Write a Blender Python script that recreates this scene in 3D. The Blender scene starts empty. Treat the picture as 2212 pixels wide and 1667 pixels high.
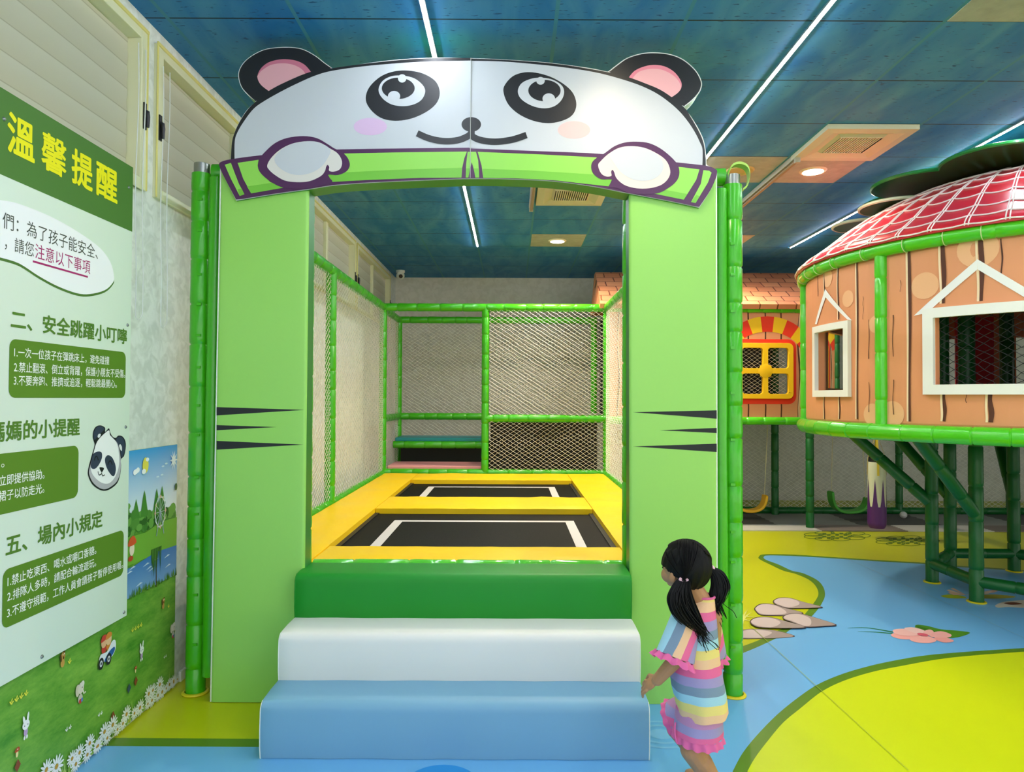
import bpy, bmesh, math, random
from mathutils import Vector, Matrix
from mathutils.geometry import tessellate_polygon
random.seed(7)
scene = bpy.context.scene
COL = scene.collection
PI = math.pi

# ------------------------------------------------------------------ camera
W, H = 2212, 1667
FPX = 1500.0
EYE = Vector((0, 0, 1.45))
_a, _r = math.radians(1.0), math.radians(0.25)
CF = Vector((0, math.cos(_a), math.sin(_a)))
_u = Vector((0, -math.sin(_a), math.cos(_a)))
_x = Vector((1, 0, 0))
CR = _x * math.cos(_r) + _u * math.sin(_r)
CU = _u * math.cos(_r) - _x * math.sin(_r)
cam_data = bpy.data.cameras.new('camera')
cam_data.sensor_width = 36
cam_data.lens = 36 * FPX / W
cam_data.clip_start = 0.02
cam = bpy.data.objects.new('camera', cam_data)
m = Matrix((CR, CU, -CF)).transposed().to_4x4()
m.translation = EYE
cam.matrix_world = m
COL.objects.link(cam)
scene.camera = cam
scene.view_settings.view_transform = 'Standard'
scene.view_settings.look = 'None'
scene.view_settings.gamma = 1
scene.view_settings.exposure = 0.55
scene.view_settings.use_curve_mapping = False

# ------------------------------------------------------------------ world: soft light of the rest of the hall
world = bpy.data.worlds.new('world')
scene.world = world
world.use_nodes = True
_bg = world.node_tree.nodes['Background']
_bg.inputs[0].default_value = (1.0, 0.99, 0.965, 1)
_bg.inputs[1].default_value = 1.22
LED_STRENGTH = 92.0
SPOT_POWER = 130.0

def ray(px, py):
    return (CR * ((px - W / 2) / FPX) + CU * ((H / 2 - py) / FPX) + CF)
def at_y(px, py, Y):
    d = ray(px, py); return EYE + d * ((Y - EYE.y) / d.y)
def at_x(px, py, X):
    d = ray(px, py); return EYE + d * ((X - EYE.x) / d.x)
def at_z(px, py, Z):
    d = ray(px, py); return EYE + d * ((Z - EYE.z) / d.z)
def at_cyl(px, py, cx, cy, R):
    d = ray(px, py)
    a = d.x**2 + d.y**2; b = -2 * (d.x * cx + d.y * cy); c = cx * cx + cy * cy - R * R
    q = b * b - 4 * a * c
    t = (-b - math.sqrt(max(q, 0))) / (2 * a)
    p = EYE + d * t
    return math.atan2(p.y - cy, p.x - cx), p.z

# ------------------------------------------------------------------ materials
def lin(c):
    c = c / 255
    return c / 12.92 if c <= 0.04045 else ((c + 0.055) / 1.055) ** 2.4
def rgb(h):
    h = h.lstrip('#')
    return (lin(int(h[0:2], 16)), lin(int(h[2:4], 16)), lin(int(h[4:6], 16)), 1)
_m = {}
def mat(name, col, rough=0.5, spec=0.5, bump=0, bscale=40, var=0, vscale=3, coat=0, metal=0, emit=None, estr=0, trans=0):
    if name in _m: return _m[name]
    M = bpy.data.materials.new(name); M.use_nodes = True
    nt = M.node_tree; b = nt.nodes['Principled BSDF']
    c = rgb(col) if isinstance(col, str) else col
    b.inputs['Base Color'].default_value = c
    b.inputs['Roughness'].default_value = rough
    b.inputs['Specular IOR Level'].default_value = spec
    b.inputs['Metallic'].default_value = metal
    if coat:
        b.inputs['Coat Weight'].default_value = coat; b.inputs['Coat Roughness'].default_value = 0.12
    if emit:
        b.inputs['Emission Color'].default_value = rgb(emit); b.inputs['Emission Strength'].default_value = estr
    tc = None
    if bump or var:
        tc = nt.nodes.new('ShaderNodeTexCoord')
    if bump:
        n = nt.nodes.new('ShaderNodeTexNoise'); n.inputs['Scale'].default_value = bscale; n.inputs['Detail'].default_value = 3
        nt.links.new(tc.outputs['Object'], n.inputs['Vector'])
        bp = nt.nodes.new('ShaderNodeBump'); bp.inputs['Strength'].default_value = bump; bp.inputs['Distance'].default_value = 0.01
        nt.links.new(n.outputs['Fac'], bp.inputs['Height']); nt.links.new(bp.outputs['Normal'], b.inputs['Normal'])
    if var:
        n = nt.nodes.new('ShaderNodeTexNoise'); n.inputs['Scale'].default_value = vscale; n.inputs['Detail'].default_value = 5
        nt.links.new(tc.outputs['Object'], n.inputs['Vector'])
        mx = nt.nodes.new('ShaderNodeMix'); mx.data_type = 'RGBA'
        mx.inputs[6].default_value = tuple(x * (1 - var) for x in c[:3]) + (1,)
        mx.inputs[7].default_value = tuple(min(1, x * (1 + var)) for x in c[:3]) + (1,)
        nt.links.new(n.outputs['Fac'], mx.inputs[0]); nt.links.new(mx.outputs[2], b.inputs['Base Color'])
    if trans:
        out = nt.nodes['Material Output']
        t = nt.nodes.new('ShaderNodeBsdfTranslucent'); t.inputs[0].default_value = c
        ms = nt.nodes.new('ShaderNodeMixShader'); ms.inputs[0].default_value = trans
        nt.links.new(b.outputs[0], ms.inputs[1]); nt.links.new(t.outputs[0], ms.inputs[2]); nt.links.new(ms.outputs[0], out.inputs[0])
    _m[name] = M
    return M
def flat(col, rough=0.55, spec=0.3):
    return mat('print_' + col.lstrip('#') + ('_%d' % (rough * 100)), col, rough, spec)

GREEN = mat('green_vinyl_wrap', '#3FB00E', 0.3, 0.5, bump=0.35, bscale=14, coat=0.2)
TOWER_GREEN = mat('green_vinyl_tower', '#4CC417', 0.28, 0.5, bump=0.35, bscale=14, coat=0.35)
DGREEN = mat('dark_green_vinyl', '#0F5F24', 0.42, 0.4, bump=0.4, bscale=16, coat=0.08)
YELLOW = mat('yellow_vinyl', '#FFD208', 0.42, 0.4, bump=0.35, bscale=9)
STEEL = mat('galvanised_steel', '#9A9D98', 0.35, 0.5, metal=0.8, var=0.15, vscale=30)
WHITE = mat('white_plastic', '#EDEDE6', 0.4)
BLACK = mat('black_plastic', '#15161A', 0.4)
NETW = mat('white_net_cord', '#EFEBDD', 0.7)
NETB = mat('black_net_cord', '#14181A', 0.7)
ROPE = mat('natural_rope', '#CFC7A6', 0.8)
FLANGE = mat('yellow_plastic', '#E3CF1E', 0.4)

# ------------------------------------------------------------------ mesh builder
class MB:
    def __init__(s): s.v = []; s.f = []; s.mi = []; s.mats = []
    def m(s, M):
        if M not in s.mats: s.mats.append(M)
        return s.mats.index(M)
    def face(s, pts, M):
        i = len(s.v); s.v += [tuple(p) for p in pts]; s.f.append(tuple(range(i, i + len(pts)))); s.mi.append(s.m(M))
    def grid(s, rows, M, closed_u=False, closed_v=False, skip=None):
        nr, nc = len(rows), len(rows[0]); i0 = len(s.v); k = s.m(M)
        for r in rows: s.v += [tuple(p) for p in r]
        for a in range(nr if closed_v else nr - 1):
            for b in range(nc if closed_u else nc - 1):
                if skip and skip(a, b): continue
                a2, b2 = (a + 1) % nr, (b + 1) % nc
                s.f.append((i0 + a * nc + b, i0 + a * nc + b2, i0 + a2 * nc + b2, i0 + a2 * nc + b)); s.mi.append(k)
        return i0
    def ngon(s, idx, M): s.f.append(tuple(idx)); s.mi.append(s.m(M))
    def box(s, a, b, M):
        x0, y0, z0 = (min(a[i], b[i]) for i in range(3)); x1, y1, z1 = (max(a[i], b[i]) for i in range(3))
        i = len(s.v); k = s.m(M)
        s.v += [(x0, y0, z0), (x1, y0, z0), (x1, y1, z0), (x0, y1, z0), (x0, y0, z1), (x1, y0, z1), (x1, y1, z1), (x0, y1, z1)]
        for f in ((0, 3, 2, 1), (4, 5, 6, 7), (0, 1, 5, 4), (1, 2, 6, 5), (2, 3, 7, 6), (3, 0, 4, 7)):
            s.f.append(tuple(i + q for q in f)); s.mi.append(k)
    def tube(s, pts, r, M, n=12, closed=False, caps=True):
        pts = [Vector(p) for p in pts]; L = len(pts)
        rs = r if isinstance(r, (list, tuple)) else [r] * L
        T = []
        for i in range(L):
            if closed: t = pts[(i + 1) % L] - pts[i - 1]
            else: t = pts[min(i + 1, L - 1)] - pts[max(i - 1, 0)]
            if t.length < 1e-9: t = Vector((0, 0, 1))
            T.append(t.normalized())
        up = Vector((0, 0, 1)) if abs(T[0].z) < 0.9 else Vector((0, 1, 0))
        N = (up - T[0] * up.dot(T[0])).normalized()
        rows = []
        for i in range(L):
            N = (N - T[i] * N.dot(T[i]))
            N = N.normalized() if N.length > 1e-6 else Vector((1, 0, 0))
            B = T[i].cross(N)
            rows.append([pts[i] + (N * math.cos(2 * PI * k / n) + B * math.sin(2 * PI * k / n)) * rs[i] for k in range(n)])
        i0 = s.grid(rows, M, closed_u=True, closed_v=closed)
        if caps and not closed:
            s.ngon([i0 + k for k in range(n)][::-1], M); s.ngon([i0 + (L - 1) * n + k for k in range(n)], M)
    def pipe(s, pts, r, M, seam=0.19, n=14, closed=False, caps=True, jit=0.25):
        """padded vinyl pipe cover with pinched seams"""
        P = [Vector(p) for p in pts]
        if closed: P = P + [P[0]]
        cum = [0]
        for i in range(1, len(P)): cum.append(cum[-1] + (P[i] - P[i - 1]).length)
        Lt = cum[-1]
        st = [(c, r * 0.985) for c in (cum[:-1] if closed else cum)]
        x = seam * random.uniform(0.4, 0.9)
        while x < Lt - 0.02:
            st += [(x - 0.008, r * 1.0), (x - 0.002, r * 0.9), (x + 0.002, r * 0.9), (x + 0.008, r * 1.0)]
            if len(pts) == 2: st += [(x + 0.03, r * 1.03), (min(x + seam * 0.5, Lt - 0.001), r * random.uniform(0.97, 1.02))]
            x += seam * random.uniform(1 - jit, 1 + jit)
        st = sorted((a, b) for a, b in st if 0 <= a <= Lt)
        out = []; rr = []; last = -1
        for a, b in st:
            if a - last < 0.0015: continue
            last = a
            k = 0
            while k < len(cum) - 2 and cum[k + 1] < a: k += 1
            t = (a - cum[k]) / max(cum[k + 1] - cum[k], 1e-9)
            out.append(P[k].lerp(P[k + 1], t)); rr.append(b)
        s.tube(out, rr, M, n, closed, caps)
    def lathe(s, prof, c, M, n=24, axis='z'):
        rows = []
        for r, h in prof:
            row = []
            for k in range(n):
                a = 2 * PI * k / n; x, y = r * math.cos(a), r * math.sin(a)
                p = (x, y, h) if axis == 'z' else ((h, x, y) if axis == 'x' else (x, h, y))
                row.append((c[0] + p[0], c[1] + p[1], c[2] + p[2]))
            rows.append(row)
        i0 = s.grid(rows, M, closed_u=True)
        if prof[0][0] > 1e-4: s.ngon([i0 + k for k in range(n)][::-1], M)
        if prof[-1][0] > 1e-4: s.ngon([i0 + (len(prof) - 1) * n + k for k in range(n)], M)
    def ellipsoid(s, c, rx, ry, rz, M, nu=20, nv=12, rot=None):
        rows = []
        for j in range(nv + 1):
            ph = PI * j / nv
            row = []
            for k in range(nu):
                a = 2 * PI * k / nu
                p = Vector((rx * math.sin(ph) * math.cos(a), ry * math.sin(ph) * math.sin(a), rz * math.cos(ph)))
                if rot: p = rot @ p
                row.append(Vector(c) + p)
            rows.append(row)
        s.grid(rows, M, closed_u=True)
    def poly(s, pts3, M, holes=()):
        loops = [[Vector(p) for p in pts3]] + [[Vector(p) for p in h] for h in holes]
        tris = tessellate_polygon(loops)
        allv = [p for l in loops for p in l]
        i0 = len(s.v); s.v += [tuple(p) for p in allv]; k = s.m(M)
        for t in tris: s.f.append(tuple(i0 + q for q in t)); s.mi.append(k)
    def prism(s, pts3, off, M, Mside=None, holes=()):
        """extrude polygon (with holes) by vector off"""
        off = Vector(off)
        s.poly(pts3, M, holes); s.poly([Vector(p) + off for p in pts3], Mside or M, [[Vector(p) + off for p in h] for h in holes])
        for l in [pts3] + list(holes):
            n = len(l)
            for i in range(n):
                a, b = Vector(l[i]), Vector(l[(i + 1) % n])
                s.face([a, b, b + off, a + off], Mside or M)
    def build(s, name, parent=None, label=None, smooth=40, bevel=0, segs=3, kind=None, group=None, cat=None, weld=True):
        me = bpy.data.meshes.new(name)
        me.from_pydata(s.v, [], s.f)
        for M in s.mats: me.materials.append(M)
        me.polygons.foreach_set('material_index', s.mi)
        bm = bmesh.new(); bm.from_mesh(me)
        if weld: bmesh.ops.remove_doubles(bm, verts=bm.verts, dist=1e-5)
        bmesh.ops.recalc_face_normals(bm, faces=bm.faces)
        bm.to_mesh(me); bm.free()
        if smooth:
            me.polygons.foreach_set('use_smooth', [True] * len(me.polygons))
            me.set_sharp_from_angle(angle=math.radians(smooth))
        o = bpy.data.objects.new(name, me); COL.objects.link(o)
        if parent:
            o.parent = parent
            if parent.type == 'EMPTY': o.location = -parent.location
        if bevel:
            bv = o.modifiers.new('bevel', 'BEVEL'); bv.width = bevel; bv.segments = segs; bv.limit_method = 'ANGLE'; bv.angle_limit = math.radians(35)
        if label: o['label'] = label
        if cat: o['category'] = cat
        if group: o['group'] = group
        if kind: o['kind'] = kind
        return o
def thing(name, label, cat, loc=(0, 0, 0), group=None):
    o = bpy.data.objects.new(name, None); COL.objects.link(o)
    o.location = loc; o.empty_display_size = 0.1
    o['label'] = label; o['category'] = cat
    if group: o['group'] = group
    return o

# ---- printed artwork: layered 2D shapes in the plane of one surface
def smooth_closed(pts, n=6):
    out = []; L = len(pts)
    for i in range(L):
        p0, p1, p2, p3 = (pts[(i + k - 1) % L] for k in range(4))
        for j in range(n):
            t = j / n
            out.append(tuple(0.5 * (2 * b + (-a + c) * t + (2 * a - 5 * b + 4 * c - d) * t * t + (-a + 3 * b - 3 * c + d) * t ** 3) for a, b, c, d in zip(p0, p1, p2, p3)))
    return out
def smooth_open(pts, n=6):
    out = []; L = len(pts)
    for i in range(L - 1):
        p0 = pts[max(i - 1, 0)]; p1 = pts[i]; p2 = pts[i + 1]; p3 = pts[min(i + 2, L - 1)]
        for j in range(n):
            t = j / n
            out.append(tuple(0.5 * (2 * b + (-a + c) * t + (2 * a - 5 * b + 4 * c - d) * t * t + (-a + 3 * b - 3 * c + d) * t ** 3) for a, b, c, d in zip(p0, p1, p2, p3)))
    out.append(tuple(pts[-1])); return out
def ell(cx, cy, rx, ry, rot=0, n=28):
    return [(cx + rx * math.cos(a) * math.cos(rot) - ry * math.sin(a) * math.sin(rot), cy + rx * math.cos(a) * math.sin(rot) + ry * math.sin(a) * math.cos(rot)) for a in (2 * PI * k / n for k in range(n))]
def stroke(pts, w, taper=False):
    L = []; R = []
    n = len(pts)
    for i in range(n):
        a = pts[max(i - 1, 0)]; b = pts[min(i + 1, n - 1)]
        dx, dy = b[0] - a[0], b[1] - a[1]; l = math.hypot(dx, dy) or 1
        ww = (w[i] if isinstance(w, (list, tuple)) else w) / 2
        if taper: ww *= max(0.05, 1 - i / (n - 1))
        L.append((pts[i][0] - dy / l * ww, pts[i][1] + dx / l * ww)); R.append((pts[i][0] + dy / l * ww, pts[i][1] - dx / l * ww))
    return L + R[::-1]
def rrect(x0, y0, x1, y1, r, n=5):
    o = []
    for cx, cy, a0 in ((x1 - r, y1 - r, 0), (x0 + r, y1 - r, PI / 2), (x0 + r, y0 + r, PI), (x1 - r, y0 + r, 1.5 * PI)):
        for k in range(n + 1):
            a = a0 + PI / 2 * k / n; o.append((cx + r * math.cos(a), cy + r * math.sin(a)))
    return o
class Art:
    """f(u, v, lift) maps 2D to the surface"""
    def __init__(s, mb, f, step=0.0005): s.mb = mb; s.f = f; s.step = step
    def add(s, pts, M, layer, holes=()):
        if isinstance(M, str): M = flat(M)
        s.n = getattr(s, 'n', 0) + 1; h = layer * s.step + (s.n % 36) * 0.000011
        p2 = [Vector((p[0], p[1], 0)) for p in pts]; loops = [p2] + [[Vector((q[0], q[1], 0)) for q in hh] for hh in holes]
        tris = tessellate_polygon(loops); allp = [p for l in loops for p in l]
        i0 = len(s.mb.v); s.mb.v += [tuple(s.f(p.x, p.y, h)) for p in allp]; k = s.mb.m(M)
        for t in tris: s.mb.f.append(tuple(i0 + q for q in t)); s.mb.mi.append(k)
    def text(s, body, u0, u1, v0, v1, M, layer, bold=0.0):
        if isinstance(M, str): M = flat(M)
        cu = bpy.data.curves.new('t', 'FONT'); cu.body = body; cu.size = 1; cu.resolution_u = 3
        o = bpy.data.objects.new('t', cu); COL.objects.link(o)
        bpy.context.view_layer.update()
        me = bpy.data.meshes.new_from_object(o.evaluated_get(bpy.context.evaluated_depsgraph_get()))
        xs = [v.co.x for v in me.vertices]; ys = [v.co.y for v in me.vertices]
        bx0, bx1, by0, by1 = min(xs), max(xs), min(ys), max(ys)
        h = layer * s.step; k = s.mb.m(M)
        # heavier strokes: the same glyphs printed again a hair to each side
        offs = [(0, 0)] if bold <= 0 else ([(-bold, 0), (bold, 0), (0, bold), (0, -bold)] if bold < 0.012 else [(bold * math.cos(a), bold * math.sin(a)) for a in (2 * PI * q / 8 for q in range(8))] + [(0, 0)])
        for dx, dy in offs:
            h += 0.00006; i0 = len(s.mb.v); e = bold if bold > 0 else 0
            for v in me.vertices:
                s.mb.v.append(tuple(s.f(u0 + (v.co.x + dx + e - bx0) / (bx1 - bx0 + 2 * e) * (u1 - u0), v0 + (v.co.y + dy + e - by0) / (by1 - by0 + 2 * e) * (v1 - v0), h)))
            for p in me.polygons: s.mb.f.append(tuple(i0 + q for q in p.vertices)); s.mb.mi.append(k)
        bpy.data.objects.remove(o); bpy.data.curves.remove(cu); bpy.data.meshes.remove(me)

def net(mb, O, U, V, Wd, Hd, M, du=0.066, dv=0.042, r=0.0022, wob=0.1, sag=0.012):
    O, U, V = Vector(O), Vector(U).normalized(), Vector(V).normalized(); N = U.cross(V)
    hu, hv = du / 2, dv / 2; k = mb.m(M); cache = {}
    nu, nv = int(Wd / hu), int(Hd / hv)
    hu, hv = Wd / nu, Hd / nv
    ph = random.random() * 6
    def node(i, j):
        if (i, j) not in cache:
            u = i * hu + (random.uniform(-wob, wob) * du if 0 < i < nu else 0); v = j * hv + (random.uniform(-wob, wob) * dv if 0 < j < nv else 0)
            s = sag * math.sin(PI * i / nu) * math.sin(PI * j / nv) * math.sin(2.3 * u + 1.7 * v + ph)
            cache[(i, j)] = O + U * u + V * v + N * s
        return cache[(i, j)]
    def seg(p, q):
        d = (q - p).normalized(); a = d.cross(N).normalized(); i0 = len(mb.v)
        for c in (p, q):
            for t in range(3):
                an = 2 * PI * t / 3; mb.v.append(tuple(c + (a * math.cos(an) + N * math.sin(an)) * r))
        for t in range(3):
            t2 = (t + 1) % 3; mb.f.append((i0 + t, i0 + t2, i0 + 3 + t2, i0 + 3 + t)); mb.mi.append(k)
    for i in range(nu):
        for j in range(nv):
            if (i + j) % 2 == 0: seg(node(i, j), node(i + 1, j + 1))
            else: seg(node(i + 1, j), node(i, j + 1))
# ------------------------------------------------------------------ the room
CEIL = 3.185; XL = -1.69; YB = 10.0; XR = 9.0; YF = -3.5
TILE = 0.594; GX = 0.195; GY = 3.748

def ceiling_material():
    M = bpy.data.materials.new('blue_painted_ceiling_tiles'); M.use_nodes = True
    nt = M.node_tree; N = nt.nodes; L = nt.links; b = N['Principled BSDF']
    b.inputs['Roughness'].default_value = 0.62; b.inputs['Specular IOR Level'].default_value = 0.3
    geo = N.new('ShaderNodeNewGeometry'); sep = N.new('ShaderNodeSeparateXYZ'); L.new(geo.outputs['Position'], sep.inputs[0])
    def math_(op, a, bb=None):
        n = N.new('ShaderNodeMath'); n.operation = op
        for i, q in enumerate((a, bb)):
            if q is None: continue
            if isinstance(q, (int, float)): n.inputs[i].default_value = q
            else: L.new(q, n.inputs[i])
        return n.outputs[0]
    def line(sock, off, half):
        t = math_('FRACT', math_('DIVIDE', math_('SUBTRACT', sock, off - 40 * TILE), TILE))
        d = math_('ABSOLUTE', math_('SUBTRACT', t, 0.5))
        return math_('GREATER_THAN', d, 0.5 - half / TILE)
    lx = line(sep.outputs[0], GX, 0.009); ly = line(sep.outputs[1], GY, 0.0048)
    # mineral fibre pits, stretched, and uneven brushed paint
    mp = N.new('ShaderNodeMapping'); mp.inputs['Scale'].default_value = (22, 70, 1); L.new(geo.outputs['Position'], mp.inputs[0])
    n1 = N.new('ShaderNodeTexNoise'); n1.inputs['Scale'].default_value = 1; n1.inputs['Detail'].default_value = 2; L.new(mp.outputs[0], n1.inputs['Vector'])
    pit = N.new('ShaderNodeValToRGB'); pit.color_ramp.elements[0].position = 0.29; pit.color_ramp.elements[1].position = 0.36; L.new(n1.outputs['Fac'], pit.inputs[0])
    mp2 = N.new('ShaderNodeMapping'); mp2.inputs['Scale'].default_value = (3.2, 1.1, 1); mp2.inputs['Rotation'].default_value = (0, 0, 0.5); L.new(geo.outputs['Position'], mp2.inputs[0])
    n2 = N.new('ShaderNodeTexNoise'); n2.inputs['Scale'].default_value = 1.4; n2.inputs['Detail'].default_value = 6; n2.inputs['Distortion'].default_value = 1.2; L.new(mp2.outputs[0], n2.inputs['Vector'])
    rp = N.new('ShaderNodeValToRGB'); e = rp.color_ramp.elements
    e[0].position = 0.35; e[0].color = rgb('#176FB0'); e[1].position = 0.8; e[1].color = rgb('#4C92BC')
    L.new(n2.outputs['Fac'], rp.inputs[0])
    def mix(fac, c1, c2):
        n = N.new('ShaderNodeMix'); n.data_type = 'RGBA'; L.new(fac, n.inputs[0])
        for i, q in ((6, c1), (7, c2)):
            if isinstance(q, tuple): n.inputs[i].default_value = q
            else: L.new(q, n.inputs[i])
        return n.outputs[2]
    c = mix(pit.outputs[0], rgb('#0F4C7C'), rp.outputs[0])
    c = mix(ly, c, rgb('#06222F')); c = mix(lx, c, rgb('#3C84A0'))
    L.new(c, b.inputs['Base Color'])
    bp = N.new('ShaderNodeBump'); bp.inputs['Strength'].default_value = 0.25; bp.inputs['Distance'].default_value = 0.004
    L.new(pit.outputs[0], bp.inputs['Height']); L.new(bp.outputs[0], b.inputs['Normal'])
    return M
mb = MB(); mb.box((XL - 0.2, YF, CEIL), (XR, YB + 0.15, CEIL + 0.1), ceiling_material()); mb.build('ceiling', kind='structure', smooth=0)

def wallpaper(name, c1, c2, sc):
    M = bpy.data.materials.new(name); M.use_nodes = True
    nt = M.node_tree; N = nt.nodes; L = nt.links; b = N['Principled BSDF']; b.inputs['Roughness'].default_value = 0.6
    tc = N.new('ShaderNodeTexCoord'); n = N.new('ShaderNodeTexNoise'); n.inputs['Scale'].default_value = sc; n.inputs['Detail'].default_value = 7; n.inputs['Distortion'].default_value = 0.8
    L.new(tc.outputs['Object'], n.inputs['Vector'])
    rp = N.new('ShaderNodeValToRGB'); e = rp.color_ramp.elements; e[0].position = 0.38; e[0].color = rgb(c1); e[1].position = 0.6; e[1].color = rgb(c2)
    L.new(n.outputs['Fac'], rp.inputs[0]); L.new(rp.outputs[0], b.inputs['Base Color'])
    bp = N.new('ShaderNodeBump'); bp.inputs['Strength'].default_value = 0.3; bp.inputs['Distance'].default_value = 0.004; L.new(n.outputs['Fac'], bp.inputs['Height']); L.new(bp.outputs[0], b.inputs['Normal'])
    return M
WALL = wallpaper('mottled_wallpaper_pale', '#D2D6CD', '#E6E9E2', 18)
WALLB = wallpaper('mottled_wallpaper_back', '#D6D3C5', '#E2DFD3', 12)

# windows along the left wall: (y0, y1)
WIN = [(1.08, 3.15), (3.24, 5.28), (5.36, 7.38), (7.46, 9.5)]
WZ0, WZ1 = 2.385, 3.115
mb = MB()
ys = sorted({YF, YB} | {y for w in WIN for y in w})
zs = [0, WZ0, WZ1, CEIL]
for a, b in zip(ys, ys[1:]):
    for c, d in zip(zs, zs[1:]):
        if c == WZ0 and any(abs(a - w[0]) < 1e-6 for w in WIN): continue
        mb.box((XL - 0.15, a, c), (XL, b, d), WALL)
mb.build('wall_left', kind='structure', smooth=0)
mb = MB(); mb.box((XL - 0.15, YB, 0), (XR, YB + 0.12, CEIL), WALLB); mb.build('wall_back', kind='structure', smooth=0)
mb = MB(); mb.box((XR, 4.6, 0), (XR + 0.12, YB + 0.12, CEIL), WALLB); mb.build('wall_right', kind='structure', smooth=0)
mb = MB(); mb.box((XL, 3.56, 0), (XL + 0.012, YB - 0.01, 0.05), WHITE); mb.build('baseboard_left', kind='structure', smooth=0)

FRAME = mat('cream_window_frame', '#DEDDB6', 0.35)
FRAME_RIM = mat('frame_rim_shading', '#D6CB74', 0.4)  # yellow tone paints in the shading along the frame rim
def blind_material():
    M = bpy.data.materials.new('cream_zebra_blind'); M.use_nodes = True
    nt = M.node_tree; N = nt.nodes; L = nt.links; b = N['Principled BSDF']; b.inputs['Roughness'].default_value = 0.7
    geo = N.new('ShaderNodeNewGeometry'); sep = N.new('ShaderNodeSeparateXYZ'); L.new(geo.outputs['Position'], sep.inputs[0])
    d = N.new('ShaderNodeMath'); d.operation = 'DIVIDE'; d.inputs[1].default_value = 0.105; L.new(sep.outputs[2], d.inputs[0])
    f = N.new('ShaderNodeMath'); f.operation = 'FRACT'; L.new(d.outputs[0], f.inputs[0])
    rp = N.new('ShaderNodeValToRGB'); e = rp.color_ramp.elements; e[0].position = 0.0; e[0].color = rgb('#CFCBB2'); e[1].position = 0.94; e[1].color = rgb('#D8D6C2')
    k = e.new(0.97); k.color = rgb('#BAB69C'); rp.color_ramp.interpolation = 'LINEAR'
    L.new(f.outputs[0], rp.inputs[0]); L.new(rp.outputs[0], b.inputs['Base Color'])
    t = N.new('ShaderNodeBsdfTranslucent'); L.new(rp.outputs[0], t.inputs[0]); ms = N.new('ShaderNodeMixShader'); ms.inputs[0].default_value = 0.35
    L.new(b.outputs[0], ms.inputs[1]); L.new(t.outputs[0], ms.inputs[2]); L.new(ms.outputs[0], N['Material Output'].inputs[0])
    return M
BLIND = blind_material()
GLASS = mat('window_glass', '#BFCFC8', 0.1)
wl = ['nearest', 'second', 'third', 'farthest']
for i, (a, b) in enumerate(WIN):
    fr = MB()
    t = 0.05; x0, x1 = XL - 0.09, XL + 0.018
    fr.box((x0, a, WZ0), (x1, a + t, WZ1), FRAME); fr.box((x0, b - t, WZ0), (x1, b, WZ1), FRAME)
    fr.box((x0, a + t, WZ1 - t), (x1, b - t, WZ1), FRAME); fr.box((x0, a + t, WZ0), (x1, b - t, WZ0 + t), FRAME)
    fr.box((x1 - 0.004, a - 0.006, WZ1 - 0.012), (x1 + 0.006, b + 0.006, WZ1 + 0.006), FRAME_RIM)
    fr.box((x1 - 0.004, a - 0.006, WZ0), (x1 + 0.004, a + 0.006, WZ1), FRAME_RIM); fr.box((x1 - 0.004, b - 0.006, WZ0), (x1 + 0.004, b + 0.006, WZ1), FRAME_RIM)
    mid = (a + b) / 2
    if i: fr.box((XL - 0.07, mid - 0.03, WZ0 + t), (XL - 0.015, mid + 0.03, WZ1 - t), FRAME)
    w = fr.build('window_%d' % (i + 1), kind='structure', smooth=0, bevel=0.004, segs=2)
    g = MB(); g.box((XL - 0.125, a + t, WZ0 + t), (XL - 0.12, b - t, WZ1 - t), GLASS); g.build('glass_pane', w, smooth=0)
    for y in ((a + 0.024, b - 0.024) if i else (b - 0.024,)):
        h = MB(); zc = 2.72
        h.box((x1, y - 0.011, zc - 0.06), (x1 + 0.006, y + 0.011, zc + 0.06), BLACK)
        h.tube([(x1 + 0.006, y, zc + 0.02), (x1 + 0.013, y, zc + 0.018), (x1 + 0.016, y + 0.003, zc - 0.005), (x1 + 0.015, y + 0.003, zc - 0.05)], [0.011, 0.011, 0.009, 0.007], BLACK, 8)
        h.build('window_latch', w, label='black window latch')
    bl = thing('zebra_blind', 'cream %s blind closed inside the %s window of the left wall' % ('striped', wl[i]), 'blind', (XL - 0.04, mid, WZ0 + t), 'blinds in the left wall windows')
    for j, (c, d) in enumerate(((a + t, mid - 0.03), (mid + 0.03, b - t)) if i else ((a + t, b - t),)):
        f = MB(); xb = XL - 0.045
        # gentle ripple so the cloth catches light
        rows = []
        for zz in range(25):
            z = WZ0 + t + 0.015 + (WZ1 - WZ0 - 2 * t - 0.02) * zz / 24
            rows.append([(xb + 0.0025 * math.sin(zz * 1.9 + q), c + 0.004 + (d - c - 0.008) * q / 6, z) for q in range(7)])
        f.grid(rows, BLIND); f.build('blind_fabric', bl)
        r = MB(); r.box((xb - 0.01, c + 0.005, WZ0 + t + 0.001), (xb + 0.012, d - 0.005, WZ0 + t + 0.018), WHITE); r.build('bottom_rail', bl, smooth=0, bevel=0.003)
    if i < 2:
        cd = MB(); yc = (b - 0.075) if i == 0 else (a + 0.055)
        pts = []
        xc = XL + 0.03; zt, zb = WZ1 - 0.1, (1.79 if i == 0 else 1.775)
        for k in range(30): pts.append((xc, yc - 0.028 + 0.008 * math.sin(k * 0.3), zt + (zb + 0.03 - zt) * k / 29))
        pts += [(xc, yc - 0.018, zb + 0.008), (xc, yc, zb), (xc, yc + 0.018, zb + 0.008)]
        for k in range(30): pts.append((xc, yc + 0.03 + 0.008 * math.sin(k * 0.27 + 1), zb + 0.03 + (zt - zb - 0.03) * k / 29))
        cd.tube(pts, 0.0024, mat('bead_chain', '#D5D8D2', 0.4), 6); cd.build('bead_chain', bl)

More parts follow.
